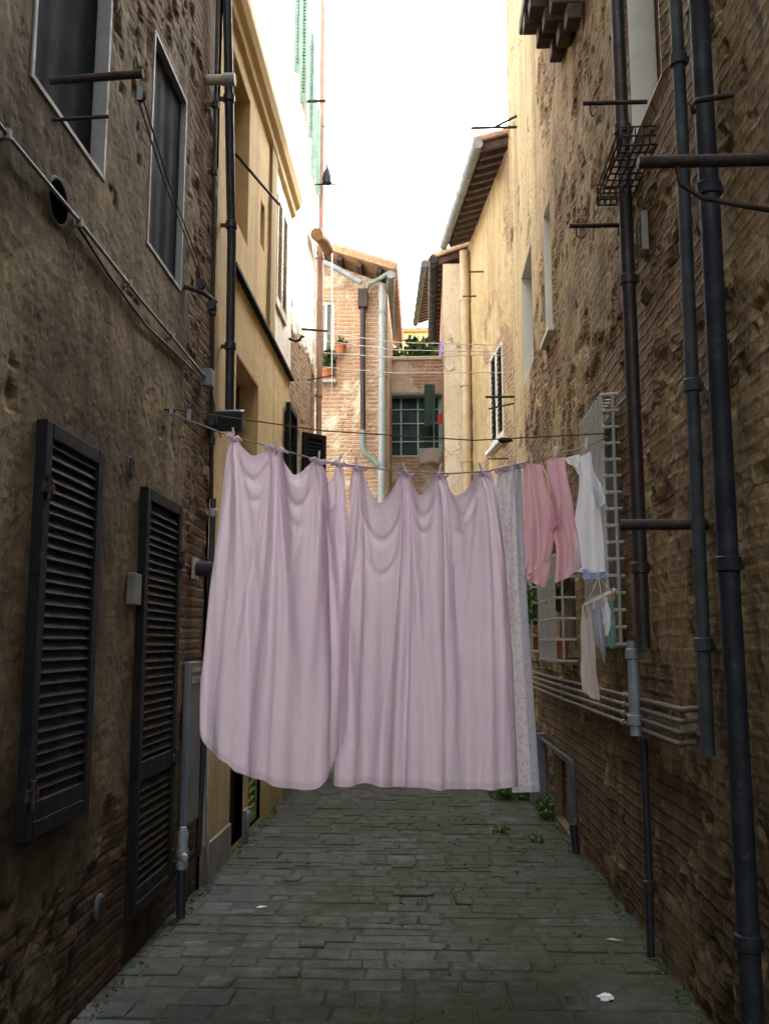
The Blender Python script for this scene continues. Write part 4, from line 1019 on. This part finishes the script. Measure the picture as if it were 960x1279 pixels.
    if eL:
        xl = np.interp(V_, *zip(*eL)); xr = np.interp(V_, *zip(*eR))
        cl_, cr_ = pos[:,0,0].copy(), pos[:,-1,0].copy()
        wgt = np.clip(V_/.06, 0, 1)
        tl = cl_+(xl-cl_)*wgt; tr = cr_+(xr-cr_)*wgt
        f = (pos[:,:,0]-cl_[:,None])/(cr_-cl_)[:,None]
        pos[:,:,0] = tl[:,None]+f*(tr-tl)[:,None]
    dx = pos[:,:,0]; zt = np.array([line_z(x) for x in dx[0]])[None,:]; dep = np.clip(zt-pos[:,:,2], 0, 3)
    disp = np.zeros((nv, nu))
    def crease(q, w, skew): # one-sided sharp ridge
        q = q/w
        return np.where(q < 0, np.exp(-(q*skew)**2), np.exp(-(q/skew)**2))
    for i, (x, u, hw) in enumerate(pegs):
        for k in range(5):
            th = rng.uniform(-.05,.05)+(k-2)*.085; cv = rng.uniform(-.05,.05)
            c = x+(k-2)*.008+dep*th*(1-.18*dep)+cv*np.sin(dep*2.2)
            w = .008+.016*dep*rng.uniform(.6,1.3); reach = rng.uniform(.5,2.2)
            am = ridge*rng.uniform(.45,1.15)*np.clip(dep/.10,0,1)*np.exp(-(dep/reach)**3)*np.clip(.35+dep*1.4,0,1)
            disp += am*crease(dx-c, w+.002, rng.uniform(1.0,1.9)*(1 if rng.rand() < .5 else .62))
    for (xm, hw, zs, cv, am) in swags:   # hanging U folds between two pegs
        q = dep-(zs-cv*((dx-xm)/hw)**2*hw*2)
        win = np.clip(1-np.abs(dx-xm)/hw, 0, 1)**.7
        disp += 1.15*am*win*crease(q, .022+.014*np.abs(dx-xm)/hw, 1.5)
    nf = int(rest_w*6)
    for k in range(nf):                     # long soft upright folds
        c = rng.uniform(dx.min(), dx.max())+rng.uniform(-.06,.06)*dep+.02*np.sin(dep*rng.uniform(1,3)+k)
        disp += rng.uniform(-.7,1)*ridge*.6*np.clip((dep-.35)/.6,0,1)*crease(dx-c, rng.uniform(.012,.03), rng.uniform(.7,1.6))
    pos[:,:,1] -= disp
    mb = MB(); mb.v = [tuple(p) for p in pos.reshape(-1,3)]
    mb.f = [(j*nu+i, (j+1)*nu+i, (j+1)*nu+i+1, j*nu+i+1) for j in range(nv-1) for i in range(nu-1)]
    o = mb.build(name, mat, smooth=True)
    hm_ = np.zeros((nv, nu)); hm_[-3:,:] = 1; hm_[:,:2] = .7; hm_[:,-2:] = .7; hm_[:3,:] = .8
    o.data.attributes.new('hem', 'FLOAT', 'POINT').data.foreach_set('value', hm_.reshape(-1))
    at = o.data.attributes.new('wuv', 'FLOAT_VECTOR', 'POINT')
    at.data.foreach_set('vector', [c for p in rest.reshape(-1,2) for c in (p[0], p[1], 0)])
    if face_mat:
        for m_ in mats: o.data.materials.append(m_)
        o.data.polygons.foreach_set('material_index', [face_mat(i/(nu-1), j/(nv-1)) for j in range(nv-1) for i in range(nu-1)])
    sb = o.modifiers.new('smooth_cloth', 'SUBSURF'); sb.levels = 1; sb.render_levels = 1
    tag(o, label, cat)
    rnd = random.Random(seed)
    for (x, u, hw) in pegs:
        L = .03+hw*.75; gb = MB(); n, m = 10, 16; vs = []
        for j in range(m+1):
            t = j/m; s_ = (t-.5)*2*L; xx = x+s_+rnd.uniform(-.002,.002)
            r = .017*(1-abs(2*t-1)**2.2)**.6*(1+.25*math.sin(j*1.9+seed))+.002
            for i in range(n):
                a = 2*math.pi*i/n; rr_ = r*(1+.22*math.sin(i*2.1+j*.9+x*30))
                vs.append((xx, line_y(xx)+yoff+rr_*.8*math.cos(a), line_z(xx)-.004+rr_*math.sin(a)+.006*math.sin(j*.8+seed)))
        gb.add(vs, [(j*n+i, j*n+(i+1)%n, (j+1)*n+(i+1)%n, (j+1)*n+i) for j in range(m) for i in range(n)])
        go = gb.build('gathered_fold', mat, o, smooth=True)
        go.data.attributes.new('wuv', 'FLOAT_VECTOR', 'POINT').data.foreach_set('vector', [c for p in vs for c in (p[0], p[2], 0)])
        go.modifiers.new('smooth_cloth', 'SUBSURF').render_levels = 1
    return o, pos
def xa(px):  # photograph column along the line -> metres, measured once
    return (px-530)/1155*5.43*1.012
# left fitted sheet: curved elastic foot
def len1(u):
    return -.05+float(np.interp(u, (0,.05,.12,.2,.3,.45,.6,.75,.82,.88,.94,1), (1.50,1.63,1.72,1.77,1.82,1.85,1.87,1.88,1.86,1.80,1.70,1.52)))
cloth('bed_sheet', M['sheet_pink'], [(-1.105,.015,.03), (-.862,.33,.06), (-.612,.74,.04), (-.495,.985,.03)], 1.02, len1, scallop=(.08,.11,.16), seed=4, wind=(-.1,-.1,0), fold=.15, steps=130,
      eL=[(0,xa(293)),(.3,xa(285)),(.6,xa(274)),(.9,xa(265)),(1,xa(266))], eR=[(0,xa(432)),(.3,xa(438)),(.6,xa(442)),(1,xa(438))],
      swags=((-.99,.13,.22,.9,.02),(-.98,.13,.34,.9,.012),(-.735,.13,.30,1.0,.024),(-.73,.13,.42,1.0,.012),(-.55,.07,.30,1.2,.02)),
      label='large pink fitted sheet with curved gathered hem, leftmost of the washing', cat='bed sheet')
cloth('bed_sheet', M['sheet_pink2'], [(-.385,.03,.05), (-.110,.34,.04), (.095,.60,.04), (.345,.93,.05)], 1.40, lambda u: 1.76+.008*math.sin(u*23), scallop=(.21,.13,.08), seed=7, wind=(.02,-.08,0), fold=.16, steps=130,
      eL=[(0,xa(440)),(.2,xa(437)),(.5,xa(430)),(1,xa(421))], yoff=.025, eR=[(0,xa(620)),(.3,xa(630)),(.6,xa(636)),(1,xa(640))],
      swags=((-.25,.15,.42,.9,.026),(-.25,.15,.62,1.0,.016),(-.005,.11,.26,1.1,.026),(-.0,.10,.36,1.1,.016),(.22,.13,.22,.8,.028),(.21,.13,.36,.9,.02),(.2,.12,.55,1.0,.012)),
      label='wide pink flat sheet with straight hem in the middle of the washing', cat='bed sheet')
def fm(u, v): return 1 if u > .66 else 0
cloth('floral_sheet', M['floral'], [(.475,.12,.03), (.575,.92,.03)], .24, lambda u: 1.83, seed=9, wind=(.03,0,0), yoff=.03, fold=.12, steps=90, mats=[M['lace']], face_mat=fm, ridge=.016,
      eL=[(0,xa(622)),(.5,xa(628)),(1,xa(634))], eR=[(0,xa(653)),(.4,xa(657)),(1,xa(668))],
      label='narrow strip of blue grey floral sheet with lacy edge right of the pink sheets', cat='bed sheet')

# ------------------------------------------------------------------ smaller washing: draped outlines
def drape(mb, uvs, left, right, nu, nv, fold, k, ph, yb, tilt=0.0):
    """left/right: polylines (x,z) from top to bottom; folds deepen downwards"""
    def at(pl, t):
        n = len(pl)-1; i = min(int(t*n), n-1); f = t*n-i
        p0, p1, p2, p3 = pl[max(i-1,0)], pl[i], pl[i+1], pl[min(i+2,n)]
        h = lambda a, b, c, d: .5*((2*b)+(c-a)*f+(2*a-5*b+4*c-d)*f*f+(3*b-a-3*c+d)*f*f*f)
        return h(p0[0],p1[0],p2[0],p3[0])+.003*math.sin(t*17+ph), h(p0[1],p1[1],p2[1],p3[1])
    vs = []
    for j in range(nv+1):
        t = j/nv; a = at(left, t); b = at(right, t)
        for i in range(nu+1):
            s = i/nu; x = a[0]+(b[0]-a[0])*s; z = a[1]+(b[1]-a[1])*s
            am = fold*(.25+.75*t)
            dy = 1.5*am*math.sin(s*k+ph+.7*math.sin(t*4))+am*.6*math.sin(s*k*2.3+ph*2+t*3)+.008*math.sin(t*11+s*5+ph)*t+tilt*t
            z += .006*math.sin(s*k+ph)*t
            vs.append((x, line_y(x)+yb+dy, z)); uvs.append((x, z))
    mb.add(vs, [(j*(nu+1)+i, (j+1)*(nu+1)+i, (j+1)*(nu+1)+i+1, j*(nu+1)+i+1) for j in range(nv) for i in range(nu)])
def garment(name, mat, label, cat, pieces, yb=0, parent=None):
    mb = MB(); uvs = []
    for p in pieces: drape(mb, uvs, *p, yb) if len(p) == 7 else drape(mb, uvs, *p[:7], yb, p[7])
    o = mb.build(name, mat, parent, smooth=True)
    at = o.data.attributes.new('wuv', 'FLOAT_VECTOR', 'POINT'); at.data.foreach_set('vector', [c for (u, z) in uvs for c in (u, z, 0)])
    o.modifiers.new('smooth_cloth', 'SUBSURF').render_levels = 1
    if parent is None: tag(o, label, cat)
    return o
def gz(px, py, y=5.6): return ((px-530)/1155*y*1.012, 1.6+(805-py)/1155*y*1.0)
G = lambda *pts: [gz(*p) for p in pts]
garment('pink_top', M['pink'], 'rose pink ruffled camisole hanging from two pegs beside the floral sheet', 'top', [
    (G((652,584),(652,640),(651,690),(650,722)), G((673,583),(682,618),(690,655),(684,700)), 22, 26, .020, 8.5, .3),
    (G((650,722),(651,724)), G((684,700),(676,738)), 22, 4, .020, 8.5, .3),
    (G((680,578),(686,620),(684,655),(690,690),(688,732)), G((703,573),(710,620),(716,665),(722,712)), 22, 26, .020, 7.5, 1.6),
    (G((673,584),(680,600),(685,620),(688,640)), G((676,584),(688,612),(694,640),(695,660)), 6, 24, .010, 6, 2.0),
])
garment('pink_ruffle', M['pink'], None, None, [(G((688,640),(690,648),(686,655),(680,668)), G((694,640),(697,650),(696,660),(690,664)), 8, 20, .015, 9, 0)], parent=bpy.data.objects['pink_top'])
sh = thing('white_shirt', 'white cotton T-shirt with pale blue hem pegged at the right end of the line', 'shirt', (.97,line_y(.97),2.1))
garment('shirt_body', M['white_cloth'], None, None, [
    (G((718,575),(722,600),(716,640),(713,680),(712,718)), G((736,566),(740,590),(746,625),(748,670),(749,716)), 24, 30, .016, 5.2, .8)], parent=sh)
garment('sleeve', M['white_cloth'], None, None, [(G((703,575),(706,580),(716,587)), G((722,570),(724,580),(722,600)), 12, 12, .012, 8, .4)], yb=-.01, parent=sh)
garment('sleeve', M['white_cloth'], None, None, [(G((736,590),(735,612),(738,640)), G((740,595),(748,612),(753,632)), 12, 14, .016, 7, 1.4)], yb=-.035, parent=sh)
garment('hem', M['blue_cloth'], None, None, [(G((722,713),(722,720),(723,728)), G((750,712),(750,718),(749,722)), 20, 6, .016, 5.2, .9)], yb=.008, parent=sh)

# sock hanger below the shirt
hg = thing('peg_hanger', 'small round peg hanger with tangled clips under the white shirt', 'hanger', (1.0,5.62,1.86))
hx, hz = gz(736,748); hy = 5.50; 
rg = MB(); rg.tube([(hx+.09*math.cos(a), hy-.10+.05*math.sin(a), hz-.01+.045*math.cos(a)) for a in np.linspace(0, 2*math.pi, 25)], .006, 6)
rg.tube([(hx-.09,hy-.1,hz-.045),(hx+.09,hy-.1,hz+.045)], .006, 6)
rg.tube([(hx-.07,hy-.1,hz-.03),(hx,hy-.08,hz+.11),(hx+.07,hy-.1,hz+.03)], .0025, 5).tube([(hx,hy-.14,hz),(hx,hy-.08,hz+.11),(hx,hy-.05,hz)], .0025, 5)
rg.tube([(hx,hy-.08,hz+.11),(hx+.01,hy-.05,hz+.2),(hx+.03,hy-.02,hz+.3)], .003, 5)
rg.build('frame', M['peg'], hg, smooth=True)
for i in range(9):
    a = i/9*2*math.pi; c = Vector((hx+.085*math.cos(a), hy-.10+.05*math.sin(a), hz-.02+.04*math.cos(a)))
    MB().obox(c+Vector((0,0,-.005)), (.005,.003,0), (-.003,.006,0), (.004*math.cos(a*3),0,.03)).build('clip', M['peg'] if i % 4 else M['peg_wood'], hg)
def gs(name, mat, label, l, r, k, ph, yb): garment(name, mat, label, 'sock' if 'sock' in name else 'cloth', [(G(*l), G(*r), 12, 20, .010, k, ph)], yb=yb)
gs('long_sock', M['beige_cloth'], 'long beige sock hanging lowest from the peg hanger', ((716,758),(714,800),(713,840),(713,860)), ((727,752),(729,790),(732,840),(735,872)), 8, .3, -.10)
gs('sock', M['grey_cloth'], 'grey sock in the middle of the peg hanger', ((727,754),(729,775),(735,805),(741,826)), ((740,748),(741,775),(743,800),(743,830)), 9, 1.0, -.08)
gs('sock', M['white_cloth'], 'pale short sock on the peg hanger beside the grey one', ((738,752),(739,770),(741,784),(743,796)), ((746,748),(749,765),(750,780),(748,790)), 7, 2.0, -.12)
gs('sock', M['green_cloth'], 'green sock on the right side of the peg hanger', ((746,748),(747,770),(748,790),(748,808)), ((757,742),(756,765),(758,790),(756,810)), 9, .5, -.06)

# pegs
pm = thing('clothes_peg', 'white peg at the left end of the fitted sheet', 'clothes peg', (0,0,0), 'white clothes pegs along the line')
for sgn in (-1, 1):
    MB().obox((0,sgn*.006,.004), (.0055,0,0), (0,.003,.0008*sgn), (0,.002*sgn,.036)).build('jaw', M['peg'], pm, bevel=.0015)
MB().lathe((-.007,0,.012), (1,0,0), [(.004,0),(.004,.014)], 8).build('spring', M['alu'], pm)
PEGS = [(-1.105,'left end of the fitted sheet'),(-.862,'bunched middle of the fitted sheet'),(-.612,'right shoulder of the fitted sheet'),(-.495,'right end of the fitted sheet'),
        (-.395,'left end of the wide flat sheet'),(-.110,'second gather of the wide flat sheet'),(.095,'third gather of the wide flat sheet'),(.345,'right gather of the wide flat sheet'),
        (.525,'top of the floral sheet'),(.645,'left strap of the pink camisole'),(.80,'right strap of the pink camisole'),(.985,'shoulder of the white shirt')]
for i, (x, lb) in enumerate(PEGS):
    if i == 0: r_ = pm
    else:
        r_ = pm.copy(); col.objects.link(r_)
        for ch in list(pm.children):
            c = ch.copy(); col.objects.link(c); c.parent = r_
    r_['label'] = 'white clothes peg on the '+lb
    r_.location = (x, line_y(x), line_z(x)+.016); r_.rotation_euler = (0, R(random.uniform(-25,25)), R(12))

# far washing on the terrace window
def flatcloth(name, mat, label, x0, x1, z0, z1, y, k=9, fold=.02):
    mb = MB(); uvs = []; nu, nv = 14, 10; vs = []
    for j in range(nv+1):
        for i in range(nu+1):
            s, t = i/nu, j/nv
            vs.append((x0+(x1-x0)*s, y+fold*math.sin(s*k+t), z1+(z0-z1)*t-.01*math.sin(s*8)*t)); uvs.append((vs[-1][0], vs[-1][2]))
    mb.add(vs, [(j*(nu+1)+i, (j+1)*(nu+1)+i, (j+1)*(nu+1)+i+1, j*(nu+1)+i+1) for j in range(nv) for i in range(nu)])
    o = mb.build(name, mat, smooth=True); at = o.data.attributes.new('wuv', 'FLOAT_VECTOR', 'POINT'); at.data.foreach_set('vector', [c for (u, z) in uvs for c in (u, z, 0)])
    tag(o, label, 'cloth')
flatcloth('towel', M['dkgreen_cloth'], 'dark green towel hanging over the far green window', .02, .22, 5.58, 6.36, 16.6)
flatcloth('cloth', M['beige_cloth'], 'small beige cloth pegged below the far green window', -.08, .28, 4.92, 5.18, 16.7, 7)
flatcloth('cloth', M['red_cloth'], 'small red cloth hanging beside the dark green towel', .26, .35, 5.6, 5.8, 16.6, 5)
flatcloth('cloth', M['violet_cloth'], 'tiny violet cloth hanging high beside the brick pier', .28, .35, 6.5, 6.75, 15.3, 5)

# ------------------------------------------------------------------ weeds and litter
def weed(label, c, rx, ry, rz, n, size, seed):
    t = thing('weed', label, 'weed', c, 'weeds growing from the paving')
    foliage(MB(), (c[0], c[1], c[2]+rz*.8), rx, ry, rz, n, size, seed).build('leaves', M['leaf'], t)
weed('largest green weed clump under the floral sheet by the right wall', (.90,10.1,0), .24, .20, .10, 260, .07, 71)
weed('green weed tuft at the foot of the grey cabinet', (1.12,9.0,0), .09, .16, .12, 150, .06, 72)
weed('low sprig of weed in the middle of the paving right of centre', (.66,8.3,0), .09, .09, .03, 60, .04, 73)
weed('small sprig of weed in a joint nearer the right wall', (.90,7.9,0), .06, .06, .03, 40, .04, 74)
single(MB().lathe((.75,8.9,0), (0,0,1), [(.11,0),(.11,.005),(.09,.006)], 24), 'drain_cover', M['cover_grey'], 'small round pale drain cover in the paving near the weeds', 'drain cover', smooth='auto')
def crumple(name, label, c, r, mat, seed, cat):
    mb = MB(); rnd = random.Random(seed); n = 10; m = 7; vs = []
    for j in range(m+1):
        for i in range(n):
            th, ph = math.pi*j/m, 2*math.pi*i/n
            k = r*(1+rnd.uniform(-.45,.35))
            vs.append((c[0]+k*1.3*math.sin(th)*math.cos(ph), c[1]+k*math.sin(th)*math.sin(ph), max(.002, c[2]+k*.55*math.cos(th)+r*.4)))
    mb.add(vs, [(j*n+i, j*n+(i+1)%n, (j+1)*n+(i+1)%n, (j+1)*n+i) for j in range(m) for i in range(n)])
    single(mb, name, mat, label, cat)
crumple('paper_scrap', 'crumpled white paper scrap on the paving at the lower right', (.81,4.52,.002), .025, M['paper'], 3, 'litter')
def flat_leaf(label, x, y, a, L, mat):
    d = Vector((math.cos(a), math.sin(a), 0)); s = Vector((-d.y, d.x, 0)); c = Vector((x,y,.010))
    single(MB().add([c-d*L, c-d*L*.3+s*L*.3+Vector((0,0,.008)), c+d*L+Vector((0,0,.004)), c-d*L*.2-s*L*.3+Vector((0,0,.003))], [(0,1,2,3)]), 'dry_leaf', mat, label, 'leaf')
flat_leaf('dry tan leaf on the paving before the paper scrap', 1.02, 5.35, -.4, .05, M['peg_wood'])
flat_leaf('dark dry leaf beside the tan one on the paving', .82, 5.45, 1.2, .04, M['soil'])
flat_leaf('pale scrap leaf at the left edge of the paving', -1.0, 5.9, .3, .04, M['peg'])

gr = MB(); rnd = random.Random(99)
for i in range(1500):
    yy = rnd.uniform(3.6, 12); edge = rnd.random()
    if edge < .38: xx = 1.19-abs(rnd.gauss(0,.05))
    elif edge < .72: xx = -1.49+abs(rnd.gauss(0,.05))
    else: xx = rnd.uniform(-1.4, 1.15)
    r_ = rnd.uniform(.0025,.008)*(1.3 if edge < .72 else .8); a_ = rnd.uniform(0,3)
    c_, s_ = math.cos(a_)*r_, math.sin(a_)*r_
    gr.add([(xx+c_,yy+s_,0),(xx-s_,yy+c_*1.3,0),(xx-c_,yy-s_,0),(xx+s_,yy-c_,0),(xx,yy,r_*.9)], [(0,1,4),(1,2,4),(2,3,4),(3,0,4)])
go = gr.build('grit', simple('grit', (.16,.13,.09), .9, var=.6, scale=30, c2=(.32,.30,.26)), base=(0,7,0)); tag(go, 'loose grit and crumbs of plaster along the foot of both walls', 'grit', kind='stuff')
ms = MB()
for i in range(420):
    yy = rnd.uniform(4, 12); xx = rnd.choice((1.18-abs(rnd.gauss(0,.03)), -1.48+abs(rnd.gauss(0,.03)), rnd.uniform(-.2,1.1)))
    foliage(ms, (xx, yy, .006), .03, .03, .012, 5, .022, i)
go = ms.build('moss', M['leaf_dark'], base=(0,7,0)); tag(go, 'tiny moss and grass sprouting from the paving joints', 'moss', kind='stuff')
